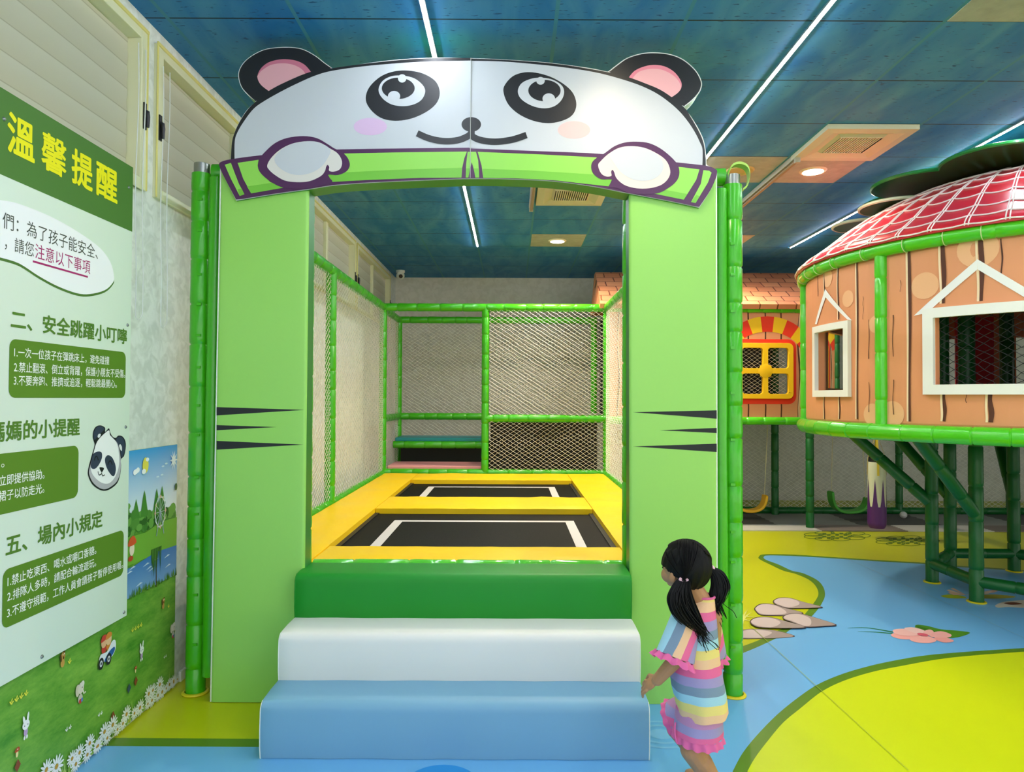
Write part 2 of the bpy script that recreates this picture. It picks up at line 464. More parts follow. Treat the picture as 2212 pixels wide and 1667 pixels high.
# ------------------------------------------------------------------ lights on the ceiling
LEDM = mat('led_diffuser', '#FFFFFF', 0.4, emit='#F1F6FF', estr=LED_STRENGTH)
ALU = mat('aluminium_channel', '#C9CDD2', 0.3, metal=0.6)
led_lab = ['white LED strip light on the ceiling, left one passing above the panda face', 'white LED strip light on the ceiling, running behind the right panda ear', 'white LED strip light on the ceiling above the round red roof']
for i, x in enumerate((GX - TILE, GX + 2 * TILE, GX + 5 * TILE)):
    t = thing('led_strip', led_lab[i], 'strip light', (x, 2.0, CEIL), 'LED strip lights on the ceiling')
    g = MB(); g.box((x - 0.012, YF + 0.3, CEIL - 0.003), (x + 0.012, 7.88, CEIL), ALU)
    for s_ in (-1, 1): g.box((x + s_ * 0.010, YF + 0.3, CEIL - 0.0105), (x + s_ * 0.013, 7.88, CEIL), ALU)
    g.build('channel', t, smooth=0)
    g = MB(); g.tube([(x, YF + 0.3, CEIL - 0.0095), (x, 7.88, CEIL - 0.0095)], 0.006, LEDM, 8); g.build('diffuser', t)
LAMP = mat('downlight_lens', '#FFF3DC', 0.4, emit='#FFE6BE', estr=22)
TRIM = mat('downlight_trim', '#D9CFB2', 0.4)
BARE = mat('unpainted_ceiling_tile', '#9FA096', 0.7, var=0.3, vscale=14, bump=0.3, bscale=60)
def tile(ix, iy):
    x0, y0 = GX + ix * TILE, GY + iy * TILE
    return x0 + 0.008, y0 + 0.004, x0 + TILE - 0.008, y0 + TILE - 0.004
dl = [((0, -2), 'round warm downlight in the ceiling near the top edge, above the panda nose'), ((3, -2), 'round warm downlight in a bare tile at the top right corner'),
      ((0, 2), 'round warm downlight in the ceiling hidden behind the panda face'), ((3, 2), 'lit round downlight in bare tile behind the ceiling air vent by red roof'),
      ((0, 6), 'lit round downlight seen through the arch opening'), ((3, 6), 'round downlight in a bare tile beside the right green post')]
mb = MB()
for (ix, iy), lb in dl[1:]:
    x0, y0, x1, y1 = tile(ix, iy)
    mb.box((x0, y0, CEIL - 0.003), (x1, y1, CEIL + 0.01), BARE)
x0, y0, x1, y1 = tile(2, 2); mb.box((x0, y0, CEIL - 0.003), (x1, y1, CEIL + 0.01), BARE)
mb.build('trim_1', kind='structure', smooth=0)
for (ix, iy), lb in dl:
    x0, y0, x1, y1 = tile(ix, iy); cx, cy = (x0 + x1) / 2, (y0 + y1) / 2
    t = thing('downlight', lb, 'downlight', (cx, cy, CEIL - 0.003), 'round downlights')
    g = MB(); g.lathe([(0.075, -0.014), (0.085, -0.016), (0.098, -0.006), (0.1, -0.003)], (cx, cy, CEIL), TRIM, 32); g.build('trim_ring', t)
    g = MB(); g.lathe([(0.0, -0.017), (0.05, -0.0168), (0.076, -0.0145)], (cx, cy, CEIL), LAMP, 32); g.build('lens', t)
    ld = bpy.data.lights.new('downlight_lamp', 'SPOT'); ld.energy = SPOT_POWER * (0.16 if iy < 0 else 0.5 if (ix, iy) == (3, 2) else 1.0); ld.spot_size = math.radians(150); ld.spot_blend = 0.9; ld.color = (1, 0.84, 0.64); ld.shadow_soft_size = 0.07
    lo = bpy.data.objects.new('downlight_lamp', ld); lo.location = (0, 0, -0.03); lo.parent = t; COL.objects.link(lo)
x0, y0, x1, y1 = tile(2, 2); cx, cy = x1 - 0.25, (y0 + y1) / 2
g = MB(); BEIGE = mat('beige_speaker_ring', '#BFA766', 0.5)
g.lathe([(0.0, -0.008), (0.07, -0.009), (0.075, -0.016), (0.1, -0.014), (0.108, -0.003)], (cx, cy, CEIL), BEIGE, 32)
g.build('ceiling_speaker', label='round unlit beige disc in ceiling just above the right green post', cat='ceiling speaker')
# air vents
VF = mat('beige_vent_frame', '#C6C0A4', 0.45); VS = mat('vent_slat', '#D2CCB4', 0.5); VD = mat('vent_dark', '#4C4636', 0.7)
for (ix, iy), lb in (((3, 1), 'beige square ceiling air vent near the red round roof'), ((0, 3), 'beige square ceiling air vent seen through the arch top')):
    x0, y0, x1, y1 = tile(ix, iy)
    t = thing('ceiling_vent', lb, 'air vent', ((x0 + x1) / 2, (y0 + y1) / 2, CEIL), 'ceiling air vents')
    g = MB()
    def ring(i0, i1, za, zb, M):
        A = [(x0 + i0, y0 + i0, za), (x1 - i0, y0 + i0, za), (x1 - i0, y1 - i0, za), (x0 + i0, y1 - i0, za)]
        B = [(x0 + i1, y0 + i1, zb), (x1 - i1, y0 + i1, zb), (x1 - i1, y1 - i1, zb), (x0 + i1, y1 - i1, zb)]
        for k in range(4): g.face([A[k], A[(k + 1) % 4], B[(k + 1) % 4], B[k]], M)
    ring(0, 0, CEIL, CEIL - 0.03, VF); ring(0, 0.06, CEIL - 0.03, CEIL - 0.034, VF); ring(0.06, 0.13, CEIL - 0.034, CEIL - 0.012, VF); ring(0.13, 0.15, CEIL - 0.012, CEIL - 0.03, VF)
    g.build('frame', t, smooth=0)
    g = MB(); g.box((x0 + 0.14, y0 + 0.14, CEIL - 0.004), (x1 - 0.14, y1 - 0.14, CEIL - 0.002), VD); g.build('duct', t, smooth=0)
    g = MB(); n = 15
    for k in range(n):
        xx = x0 + 0.155 + (x1 - x0 - 0.31) * (k + 0.5) / n
        g.box((xx - 0.0046, y0 + 0.15, CEIL - 0.028), (xx + 0.0046, y1 - 0.15, CEIL - 0.022), VS)
    for yy in (y0 + 0.15, y1 - 0.15): g.box((x0 + 0.15, yy - 0.004, CEIL - 0.03), (x1 - 0.15, yy + 0.004, CEIL - 0.024), VS)
    g.build('grille', t, smooth=0)
# unlit tube battens on the grid lines
BRONZE = mat('bronze_tube', '#8A6A44', 0.35); BATT = mat('batten_grey', '#A8A493', 0.4)
for x, ya, yb, lb in ((GX + 3 * TILE + 0.03, 4.86, 6.16, 'slim brown unlit tube light on ceiling beside the lit downlight'), (GX - 0.03, 4.9, 6.2, 'slim unlit tube light beside the vent seen through the arch')):
    t = thing('tube_light', lb, 'tube light', (x, (ya + yb) / 2, CEIL), 'unlit tube lights')
    g = MB(); g.box((x - 0.02, ya, CEIL - 0.035), (x + 0.02, yb, CEIL), BATT); g.build('batten', t, smooth=0, bevel=0.004)
    g = MB(); g.tube([(x, ya + 0.03, CEIL - 0.05), (x, yb - 0.03, CEIL - 0.05)], 0.014, BRONZE, 12); g.build('tube', t)
    for y in (ya + 0.015, yb - 0.015):
        g = MB(); g.box((x - 0.018, y - 0.015, CEIL - 0.066), (x + 0.018, y + 0.015, CEIL - 0.034), BATT); g.build('lamp_holder', t, smooth=0, bevel=0.003)
# security camera
cx, cy = -1.53, 9.45
t = thing('security_camera', 'small white dome security camera under the ceiling in far left corner', 'camera', (cx, cy, CEIL))
g = MB(); g.lathe([(0.06, 0), (0.06, -0.03), (0.045, -0.035)], (cx, cy, CEIL), WHITE, 24); g.build('base', t)
g = MB(); g.ellipsoid((cx, cy, CEIL - 0.07), 0.058, 0.058, 0.055, WHITE, 20, 12); g.build('housing', t)
g = MB(); g.tube([(cx + 0.012, cy - 0.05, CEIL - 0.085), (cx + 0.018, cy - 0.066, CEIL - 0.093)], 0.026, BLACK, 16); g.build('lens', t)

# ------------------------------------------------------------------ floor with printed landscape
def floor_mat(name, col):
    return mat(name, col, 0.34, 0.45, bump=0.06, bscale=3.0)
LIME = floor_mat('floor_lime', '#C6CA08'); BLUE = floor_mat('floor_blue', '#70B5E8'); OLIVE = floor_mat('floor_olive', '#5B851B')
DBLUE = floor_mat('floor_deep_blue', '#2E93DC'); RIP = floor_mat('floor_ripple', '#86C0EA'); LIME2 = floor_mat('floor_lime_bright', '#D4E00E')
mb = MB(); mb.box((XL - 0.1, YF, -0.12), (XR, YB + 0.1, 0.0), LIME)
art = Art(mb, lambda u, v, h: (u, v, h), 0.0006)
def Fz(px, py): p = at_z(px, py, 0); return (p.x, p.y)
def FA(o, s, pts): return [Fz(o[0] + x / s, o[1] + y / s) for x, y in pts]
S5 = ((1540, 1200), 3.2917); S4 = ((1540, 880), 3.2917)
bank_out = [Fz(1604, 1411), Fz(1640, 1396), Fz(1690, 1372)] + FA(*S5, [(560, 520), (660, 470), (740, 390), (785, 320), (797, 270), (780, 215), (735, 170), (640, 125)]) + FA(*S4, [(560, 1160), (470, 1118), (375, 1082), (362, 1062), (400, 1052)])
blue_top = FA(*S4, [(600, 1058), (900, 1076), (1200, 1096), (1480, 1112), (1750, 1135), (2000, 1150), (2212, 1168)])
river = [(XL, 2.905), (-0.6, 2.9), (0.3, 3.05), (0.9, 3.6)] + smooth_open(bank_out + blue_top, 5) + [(XR, 5.6), (XR, YF), (XL, YF)]
border = [(XL, 2.975), (-0.6, 2.97), (0.28, 3.12), (0.85, 3.68)]
b_in = [Fz(1603, 1396), Fz(1640, 1382), Fz(1680, 1362)] + FA(*S5, [(530, 500), (620, 450), (690, 370), (735, 310), (750, 265), (730, 215), (680, 170), (590, 130)]) + FA(*S4, [(500, 1160), (410, 1118), (335, 1080), (326, 1062), (370, 1043)]) + FA(*S4, [(600, 1047), (900, 1066), (1200, 1086), (1480, 1102), (1750, 1125), (2000, 1140), (2212, 1158)])
border = border + smooth_open(b_in, 5) + [(XR, 5.7), (XR, YF), (XL, YF)]
art.add(border, OLIVE, 1); art.add(river, BLUE, 2)
out_ = FA(*S5, [(140, 1537), (215, 1400), (330, 1260), (470, 1120), (620, 1000), (750, 915), (900, 850), (1060, 800), (1250, 755), (1500, 712), (1800, 685), (2212, 658)])
in_ = FA(*S5, [(245, 1537), (300, 1440), (390, 1320), (500, 1190), (620, 1090), (780, 965), (950, 885), (1150, 825), (1350, 785), (1600, 740), (1850, 712), (2212, 685)])
art.add([(0.78, 1.6), (0.79, 2.2)] + smooth_open(out_, 5) + [(5, 4.2), (XR, 4.1), (XR, YF), (1.0, YF), (0.8, 0.5)], OLIVE, 3)
art.add([(0.9, 1.6), (0.9, 2.2)] + smooth_open(in_, 5) + [(5, 4.1), (XR, 4.0), (XR, YF), (1.12, YF), (0.92, 0.5)], LIME2, 4)
# ripples, dark pool
cx, cy = Fz(1428, 1586)
for k, (ra, rb) in enumerate(((0.052, 0), (0.1, 0.082), (0.145, 0.127))):
    art.add(ell(cx, cy, ra, ra * 0.86, n=40), RIP, 3, [ell(cx, cy, rb, rb * 0.86, n=40)] if rb else ())
cx, cy = Fz(957, 1667); art.add(ell(cx, cy - 0.09, 0.14, 0.14, n=40), DBLUE, 3)
# pebbles
def stone(pts, sh):
    P = smooth_closed(FA(*S5, pts), 4); cx = sum(p[0] for p in P) / len(P); cy = sum(p[1] for p in P) / len(P)
    art.add(P, '#3A2A2E', stone.l); art.add([(cx + (x - cx) * 0.955, cy + (y - cy) * 0.93) for x, y in P], '#A08F88', stone.l + 1)
    Q = smooth_closed(FA(*S5, sh), 4); art.add(Q, '#CBB9B4', stone.l + 2); stone.l += 3
stone.l = 3
stone([(190, 540), (260, 522), (400, 527), (500, 545), (585, 575), (480, 588), (330, 592), (190, 588)], [(195, 548), (265, 530), (370, 535), (420, 550), (380, 575), (330, 586), (200, 582)])
stone([(295, 375), (340, 345), (430, 348), (520, 375), (640, 408), (600, 428), (440, 430), (340, 425), (305, 400)], [(305, 376), (345, 352), (425, 354), (500, 385), (520, 415), (430, 424), (345, 418), (312, 398)])
stone([(428, 325), (470, 304), (550, 305), (650, 335), (780, 370), (720, 378), (540, 380), (470, 362), (435, 345)], [(438, 325), (475, 309), (545, 310), (605, 330), (610, 355), (540, 374), (475, 356), (445, 343)])
stone([(497, 440), (540, 420), (620, 418), (720, 445), (880, 498), (800, 510), (660, 515), (560, 480), (505, 460)], [(507, 440), (545, 425), (615, 424), (690, 455), (695, 500), (650, 508), (565, 474), (512, 457)])
stone([(262, 475), (310, 447), (410, 446), (520, 475), (665, 518), (560, 527), (350, 522), (285, 505)], [(272, 475), (315, 453), (405, 452), (475, 478), (470, 500), (420, 520), (350, 516), (292, 500)])
# grass tuft by the pebbles
for q in ((200, 430, 330, 440), (200, 470, 280, 400), (200, 490, 250, 380), (200, 450, 300, 470)):
    a, b = FA(*S5, [(q[0], q[1]), (q[2], q[3])]); art.add(stroke([a, ((a[0] + b[0]) / 2 - 0.01, (a[1] + b[1]) / 2), b], 0.03, True), '#D9D96A', 3)
# pink flower
def FP(pts, c, l, sm=4): art.add(smooth_closed(FA(*S5, pts), sm) if sm else FA(*S5, pts), c, l)
FP([(1440, 495), (1520, 500), (1620, 525), (1740, 535), (1830, 550), (1740, 582), (1640, 585), (1550, 550), (1460, 540)], '#4E8A1F', 3, 3)
FP([(1440, 496), (1560, 530), (1580, 545), (1470, 540)], '#3B7314', 4, 0)
for q in (((960, 516), (1100, 515), (1280, 545)), ((1030, 542), (1160, 545), (1280, 556))): art.add(stroke(smooth_open(FA(*S5, q), 4), [0.004 + 0.02 * k / 8 for k in range(9)]), '#16723E', 3)
FP([(1265, 565), (1330, 545), (1430, 560), (1480, 575), (1400, 597), (1310, 590)], '#F5A9A0', 4)
FP([(1400, 597), (1450, 580), (1530, 575), (1590, 605), (1540, 624), (1440, 618)], '#F6AFA6', 5)
FP([(1570, 590), (1640, 580), (1715, 610), (1640, 620)], '#F3A198', 5)
FP([(1285, 530), (1380, 525), (1480, 560), (1400, 575), (1300, 560)], '#F8BDB4', 6)
FP([(1540, 560), (1620, 540), (1695, 565), (1670, 585), (1560, 583)], '#F6AEA6', 6)
FP([(1360, 520), (1430, 514), (1510, 540), (1490, 562), (1420, 550)], '#FACBC2', 7)
FP([(1505, 540), (1545, 530), (1570, 550), (1520, 575), (1490, 568)], '#F7B5AC', 8)
art.add(ell(*Fz(1540 + 1492 / 3.2917, 1200 + 566 / 3.2917), 0.03, 0.03), '#DE5F6E', 9)
# lilies under the tower
def F4(pts, c, l, sm=4): art.add(smooth_closed(FA(*S4, pts), sm) if sm else FA(*S4, pts), c, l)
F4([(1620, 1340), (1700, 1330), (1790, 1345), (1790, 1358), (1680, 1357)], '#A9B81C', 3)
F4([(1880, 1340), (2000, 1330), (2150, 1345), (2080, 1358), (1900, 1358)], '#B4AE3C', 3)
for a, b, c in ((1660, 1302, '#E9C9B4'), (1690, 1290, '#E4BFA8'), (2040, 1300, '#E0B79E'), (1990, 1312, '#E9CDB8'), (1670, 1318, '#E2B9A0')):
    F4([(1800, 1335), (a + (20 if a < 1800 else -20), b - 6), (a, b), (a + (40 if a < 1800 else -40), b + 18)], c, 5, 0)
F4([(2008, 1408), (2060, 1385), (2140, 1375), (2240, 1372), (2300, 1400), (2240, 1425), (2100, 1420), (2030, 1425)], '#EBDCC8', 3)
F4([(2070, 1392), (2140, 1386), (2200, 1398), (2120, 1404)], '#7B3A1E', 4)
# line drawn plants on the far bank
for cx0, cy0, rx in ((880, 912, 240), (1380, 948, 230)):
    for k in range(9):
        a = 2 * PI * k / 9
        P = FA(*S4, ell(cx0 + rx * 0.72 * math.cos(a), cy0 + 24 * math.sin(a), rx * 0.3, 14, n=16)); Q = FA(*S4, ell(cx0 + rx * 0.72 * math.cos(a), cy0 + 24 * math.sin(a), rx * 0.3 - 8, 11, n=16))
        art.add(P, '#5D7A22', 2 + (k % 2), [Q])
    for iy in range(4):
        for ix in range(8):
            if (ix + iy) % 2: art.add(FA(*S4, [(cx0 - 130 + ix * 30, cy0 - 20 + iy * 11), (cx0 - 104 + ix * 30, cy0 - 20 + iy * 11), (cx0 - 104 + ix * 30, cy0 - 11 + iy * 11), (cx0 - 130 + ix * 30, cy0 - 11 + iy * 11)]), '#5D7A22', 4)
# seams of the floor covering
SEAM = floor_mat('floor_seam', '#8FA9B0')
for a, b in ((((250, 490)), (1390, 1537)), ((920, 12), (2212, 590))):
    p, q = FA(*S5, [a, b]); art.add(stroke([p, q], 0.0032), SEAM if a[0] > 900 else floor_mat('floor_seam_green', '#9DB03A'), 12)
mb.build('floor', kind='structure', smooth=0, weld=False)
# grey interlocking mat at the back
GM = [mat('mat_grey', '#8E8E84', 0.8), mat('mat_dark', '#57554F', 0.8), mat('mat_white', '#C6C4B8', 0.8), mat('mat_taupe', '#7B7168', 0.8)]
mb = MB(); y0, y1, y2 = 7.66, 8.0, 8.95; T = 0.95
def jag(x0, x1, ya, yb):
    n = 14; o = []
    for k in range(n + 1): o.append((x0 + 0.012 * (-1) ** k, ya + (yb - ya) * k / n))
    for k in range(n, -1, -1): o.append((x1 + 0.012 * (-1) ** k, ya + (yb - ya) * k / n))
    return o
x = 1.15; k = 0
while x < 7.6:
    mb.prism([(p[0], p[1], 0.012) for p in jag(x, x + T, y1, y2)], (0, 0, -0.0105), GM[(0, 1, 0, 1)[k % 4]])
    mb.prism([(p[0], p[1], 0.012) for p in jag(x + 0.35, x + T + 0.35, y0, y1)], (0, 0, -0.0105), GM[(3, 2, 3, 2)[k % 4]])
    x += T; k += 1
mb.build('foam_floor_mat', label='grey and white interlocking foam mat beneath the swings at back', cat='floor mat', smooth=0)
# ------------------------------------------------------------------ mural on the left wall
XM = XL + 0.006
def uw(px, py, X=None):
    p = at_x(px, py, XM if X is None else X); return (p.y, p.z)
def mural_material():
    M = bpy.data.materials.new('mural_print_grass'); M.use_nodes = True
    nt = M.node_tree; N = nt.nodes; L = nt.links; b = N['Principled BSDF']; b.inputs['Roughness'].default_value = 0.5
    tc = N.new('ShaderNodeTexCoord'); mp = N.new('ShaderNodeMapping'); mp.inputs['Scale'].default_value = (1, 1, 3.0); L.new(tc.outputs['Object'], mp.inputs[0])
    n = N.new('ShaderNodeTexNoise'); n.inputs['Scale'].default_value = 4; n.inputs['Detail'].default_value = 9; n.inputs['Roughness'].default_value = 0.75; L.new(mp.outputs[0], n.inputs['Vector'])
    rp = N.new('ShaderNodeValToRGB'); e = rp.color_ramp.elements; e[0].position = 0.33; e[0].color = rgb('#3F8A22'); e[1].position = 0.7; e[1].color = rgb('#8CC04A')
    L.new(n.outputs['Fac'], rp.inputs[0]); L.new(rp.outputs[0], b.inputs['Base Color']); return M
def ramp_z(name, z0, c0, z1, c1, z2=None, c2=None):
    M = bpy.data.materials.new(name); M.use_nodes = True
    nt = M.node_tree; N = nt.nodes; L = nt.links; b = N['Principled BSDF']; b.inputs['Roughness'].default_value = 0.5
    tc = N.new('ShaderNodeTexCoord'); sep = N.new('ShaderNodeSeparateXYZ'); L.new(tc.outputs['Object'], sep.inputs[0])
    mr = N.new('ShaderNodeMapRange'); mr.inputs[1].default_value = z0; mr.inputs[2].default_value = z1; L.new(sep.outputs[2], mr.inputs[0])
    rp = N.new('ShaderNodeValToRGB'); rp.color_ramp.elements[0].color = rgb(c0); rp.color_ramp.elements[1].color = rgb(c1); L.new(mr.outputs[0], rp.inputs[0])
    L.new(rp.outputs[0], b.inputs['Base Color']); return M
mb = MB(); Ym0, Ym1 = 0.6, 3.5; Zm = 1.21
art = Art(mb, lambda u, v, h: (XM + h, u, v), 0.0005)
mb.box((XL + 0.0005, Ym0, 0.012), (XM, Ym1, Zm), mural_material())
SKY = ramp_z('mural_print_sky', 0.9, '#F2F8FC', 1.2, '#3E9FE0')
art.add([(Ym0, 0.86), (Ym1, 0.86), (Ym1, Zm), (Ym0, Zm)], SKY, 1)
rnd = random.Random(3)
for k in range(150):     # printed tree line
    u = rnd.uniform(2.85, Ym1 - 0.03); t = rnd.random(); v = 0.84 + t * (0.1 + 0.05 * math.sin(u * 7))
    art.add(ell(u, v, rnd.uniform(0.014, 0.035), rnd.uniform(0.012, 0.028), n=9), rnd.choice(['#3E7A2C', '#56913A', '#2F6424', '#6CA548', '#4C8735']), 2 + k * 0.02)
for u, h in ((3.19, 1.02), (3.3, 1.015), (3.35, 1.02), (3.12, 0.99)):
    art.add([(u - 0.035, 0.9), (u + 0.035, 0.9), (u + 0.012, h - 0.03), (u, h), (u - 0.014, h - 0.035)], '#4A8A34', 5)
art.add([(Ym0, 0.715), (Ym1, 0.705), (Ym1, 0.845), (3.35, 0.85), (3.2, 0.825), (3.0, 0.835), (Ym0, 0.84)], '#79B23C', 6)
LAKE = ramp_z('mural_print_lake', 0.56, '#7FA9D8', 0.71, '#3D79BE')
art.add([(Ym0, 0.575), (Ym1, 0.56), (Ym1, 0.705), (3.3, 0.715), (3.1, 0.695), (Ym0, 0.71)], LAKE, 7)
for k in range(9):
    u, v = rnd.uniform(3.05, 3.45), rnd.uniform(0.585, 0.69); art.add([(u - 0.03, v), (u + 0.03, v + 0.006), (u + 0.01, v + 0.012)], '#CFE0F0', 8)
for k in range(120):
    u = rnd.uniform(2.95, Ym1); v = 0.565 + rnd.uniform(-0.012, 0.0); hh = rnd.uniform(0.015, 0.04)
    art.add([(u - 0.004, v), (u + 0.004, v), (u + rnd.uniform(-0.006, 0.006), v + hh)], rnd.choice(['#3E7322', '#6B9838', '#55862B']), 9)
# willow, ferris wheel, balloon, sun, clouds
for k in range(40):
    u = 3.3 + rnd.uniform(-0.045, 0.045); art.add([(u - 0.003, 0.735), (u + 0.003, 0.735), (u + rnd.uniform(-0.01, 0.01), rnd.uniform(0.59, 0.66))], rnd.choice(['#3C6E2A', '#4F8434', '#2F5C22']), 10)
art.add([(3.297, 0.55), (3.305, 0.55), (3.304, 0.72), (3.299, 0.72)], '#4A3B22', 9.5)
cu, cv = 3.33, 0.9
art.add(ell(cu, cv, 0.05, 0.075), '#E6E9E4', 11, [ell(cu, cv, 0.043, 0.067)])
for k in range(12):
    a = 2 * PI * k / 12; art.add(stroke([(cu, cv), (cu + 0.046 * math.cos(a), cv + 0.071 * math.sin(a))], 0.0025), '#C9D3D2', 11)
    art.add(ell(cu + 0.049 * math.cos(a), cv + 0.073 * math.sin(a), 0.007, 0.009, n=8), ['#E3B9A0', '#B8D0C0', '#D9D3A8'][k % 3], 12)
for s_ in (-1, 1): art.add(stroke([(cu, cv), (cu + s_ * 0.035, 0.79)], 0.006), '#9FB0B8', 12)
art.add(ell(3.19, 1.135, 0.026, 0.036), '#F4E35A', 11); art.add(ell(3.175, 1.108, 0.018, 0.012), '#FFFFFF', 12); art.add(ell(3.205, 1.16, 0.014, 0.009), '#FFFFFF', 12)
for u, v in ((3.11, 1.115), (3.125, 1.12), (3.1, 1.112)): art.add(ell(u, v, 0.014, 0.012, n=14), '#FFFFFF', 11.5)
for u, v in ((3.35, 1.115), (3.38, 1.125), (3.3, 1.07), (3.34, 1.075)): art.add(ell(u, v, 0.014, 0.004, n=12), '#D6E9F5', 11.5)
st = []
for k in range(20):
    a = 2 * PI * k / 20; r_ = 0.05 if k % 2 == 0 else 0.02; st.append((3.455 + r_ * 0.8 * math.cos(a), 1.135 + r_ * math.sin(a)))
art.add(st, '#E8F3F8', 11)
art.add(ell(3.482, 1.0, 0.012, 0.018), '#4A6B3A', 12)
# toadstool house
art.add(ell(3.085, 0.775, 0.02, 0.03), '#F0DFC8', 11); art.add(smooth_closed([(3.05, 0.795), (3.07, 0.825), (3.1, 0.83), (3.12, 0.8), (3.09, 0.79)]), '#D9572E', 12)
art.add(ell(3.075, 0.735, 0.02, 0.012), '#C34A2C', 12)
# small animals printed on the meadow (each facing right)
def M_(px, py): return uw(px, py)
def rabbit(px, py, s):
    u, v = M_(px, py)
    def e(dx, dy, rx, ry, c, l, rot=0): art.add(ell(u + dx * s, v + dy * s, rx * s, ry * s, rot, 16), c, l)
    e(0, 0.0, 0.2, 0.3, '#C3A3CC', 12); e(0.02, 0.2, 0.17, 0.12, '#D6B8DC', 12.5)
    e(-0.12, -0.38, 0.09, 0.14, '#F2F2EE', 12); e(0.12, -0.38, 0.09, 0.14, '#F2F2EE', 12)
    e(-0.18, 0.85, 0.11, 0.33, '#F6F6F4', 12, 0.25); e(0.2, 0.92, 0.1, 0.36, '#F6F6F4', 12, -0.15)
    e(0, 0.48, 0.36, 0.33, '#F6F6F4', 13); e(-0.15, 0.45, 0.04, 0.05, '#3A3A44', 14); e(0.17, 0.45, 0.04, 0.05, '#3A3A44', 14)
def elephant(px, py, s):
    u, v = M_(px, py)
    def e(dx, dy, rx, ry, c, l, rot=0): art.add(ell(u + dx * s, v + dy * s, rx * s, ry * s, rot, 18), c, l)
    e(0.02, -0.3, 0.22, 0.28, '#C9C4B4', 12); e(0.02, -0.45, 0.16, 0.14, '#C2453C', 12.5); e(0.17, -0.42, 0.1, 0.12, '#5C86C0', 12.6)
    e(-0.26, 0.28, 0.2, 0.36, '#D8CDB2', 12.8); e(0.05, 0.32, 0.28, 0.34, '#E2DAC4', 13); e(0.2, 0.5, 0.18, 0.2, '#E6DFCC', 13.1)
    art.add(stroke(smooth_open([(u + 0.2 * s, v + 0.2 * s), (u + 0.32 * s, v - 0.05 * s), (u + 0.4 * s, v - 0.2 * s), (u + 0.5 * s, v - 0.05 * s)], 4), 0.11 * s), '#E2DAC4', 13.2); e(0.16, 0.32, 0.03, 0.045, '#2E2A28', 14)
def pup(px, py, s):
    u, v = M_(px, py)
    def e(dx, dy, rx, ry, c, l, rot=0): art.add(ell(u + dx * s, v + dy * s, rx * s, ry * s, rot, 16), c, l)
    e(0, -0.3, 0.26, 0.34, '#C99A4E', 12); e(0.05, 0.28, 0.27, 0.36, '#C08D45', 13); e(-0.25, 0.2, 0.1, 0.34, '#5A3B1E', 13.5, 0.2)
    e(0.08, 0.12, 0.07, 0.12, '#2B1A14', 14); e(0.0, 0.4, 0.05, 0.07, '#F3EBDD', 14); e(0.18, 0.42, 0.05, 0.07, '#F3EBDD', 14); e(0.15, 0.6, 0.12, 0.08, '#6B4724', 13.6)
def mush(px, py, s):
    u, v = M_(px, py); art.add(ell(u, v - 0.3 * s, 0.2 * s, 0.4 * s, n=14), '#F0DFA0', 12); art.add(smooth_closed([(u - 0.4 * s, v), (u - 0.2 * s, v + 0.35 * s), (u + 0.25 * s, v + 0.4 * s), (u + 0.42 * s, v), (u, v - 0.08 * s)], 4), '#B8522E', 13)
    art.add(ell(u + 0.05 * s, v + 0.2 * s, 0.08 * s, 0.08 * s, n=10), '#F2E3D0', 14)
def tuft(px, py, n, s, c='#E5DF4A'):
    u, v = M_(px, py)
    for k in range(n):
        ox = u + k * s * 0.9
        for dx, dy, a_ in ((-0.12, 0.1, 2.3), (0.15, 0.3, 1.2), (0.3, 0.0, 0.3), (0.05, -0.12, -0.5)): art.add(ell(ox + dx * s, v + dy * s, 0.24 * s, 0.1 * s, a_, 10), c, 12)
rabbit(52, 1580, 0.05); rabbit(303, 1415, 0.05); elephant(170, 1498, 0.065); elephant(371, 1363, 0.06); pup(132, 1424, 0.045); pup(350, 1303, 0.042)
mush(33, 1622, 0.03); mush(290, 1444, 0.026)
tuft(20, 1518, 4, 0.026); tuft(283, 1362, 4, 0.026); tuft(146, 1430, 1, 0.026); tuft(361, 1310, 1, 0.022)
tuft(210, 1545, 2, 0.02, '#EDEFE6'); tuft(140, 1577, 2, 0.022, '#EDEFE6'); tuft(352, 1420, 2, 0.018, '#EDEFE6'); tuft(275, 1563 - 5, 1, 0.02, '#D8D04A')
for px, py in ((33, 1655), (290, 1472), (275, 1488), (240, 1548)):
    u, v = M_(px, py); art.add([(u, v - 0.02), (u + 0.018, v), (u + 0.004, v + 0.024), (u - 0.012, v + 0.002)], '#8A4A2C' if px != 275 else '#3D5560', 12)
# toy car with two passengers
u, v = M_(228, 1412); s = 0.1
art.add(smooth_closed([(u - 0.5 * s, v - 0.2 * s), (u - 0.45 * s, v + 0.12 * s), (u, v + 0.1 * s), (u + 0.35 * s, v + 0.4 * s), (u + 0.6 * s, v + 0.35 * s), (u + 0.62 * s, v), (u + 0.3 * s, v - 0.25 * s)], 4), '#E9EEF2', 12)
art.add(smooth_closed([(u - 0.2 * s, v - 0.25 * s), (u + 0.1 * s, v + 0.02 * s), (u + 0.5 * s, v + 0.12 * s), (u + 0.55 * s, v - 0.05 * s), (u + 0.2 * s, v - 0.27 * s)], 4), '#2D5FA6', 12.5)
for dx in (-0.42, 0.12): art.add(ell(u + dx * s, v - 0.25 * s, 0.19 * s, 0.24 * s), '#24262C', 13); art.add(ell(u + dx * s, v - 0.25 * s, 0.1 * s, 0.13 * s), '#DADDE0', 13.5); art.add(ell(u + dx * s, v - 0.25 * s, 0.045 * s, 0.06 * s), '#3A3C44', 14)
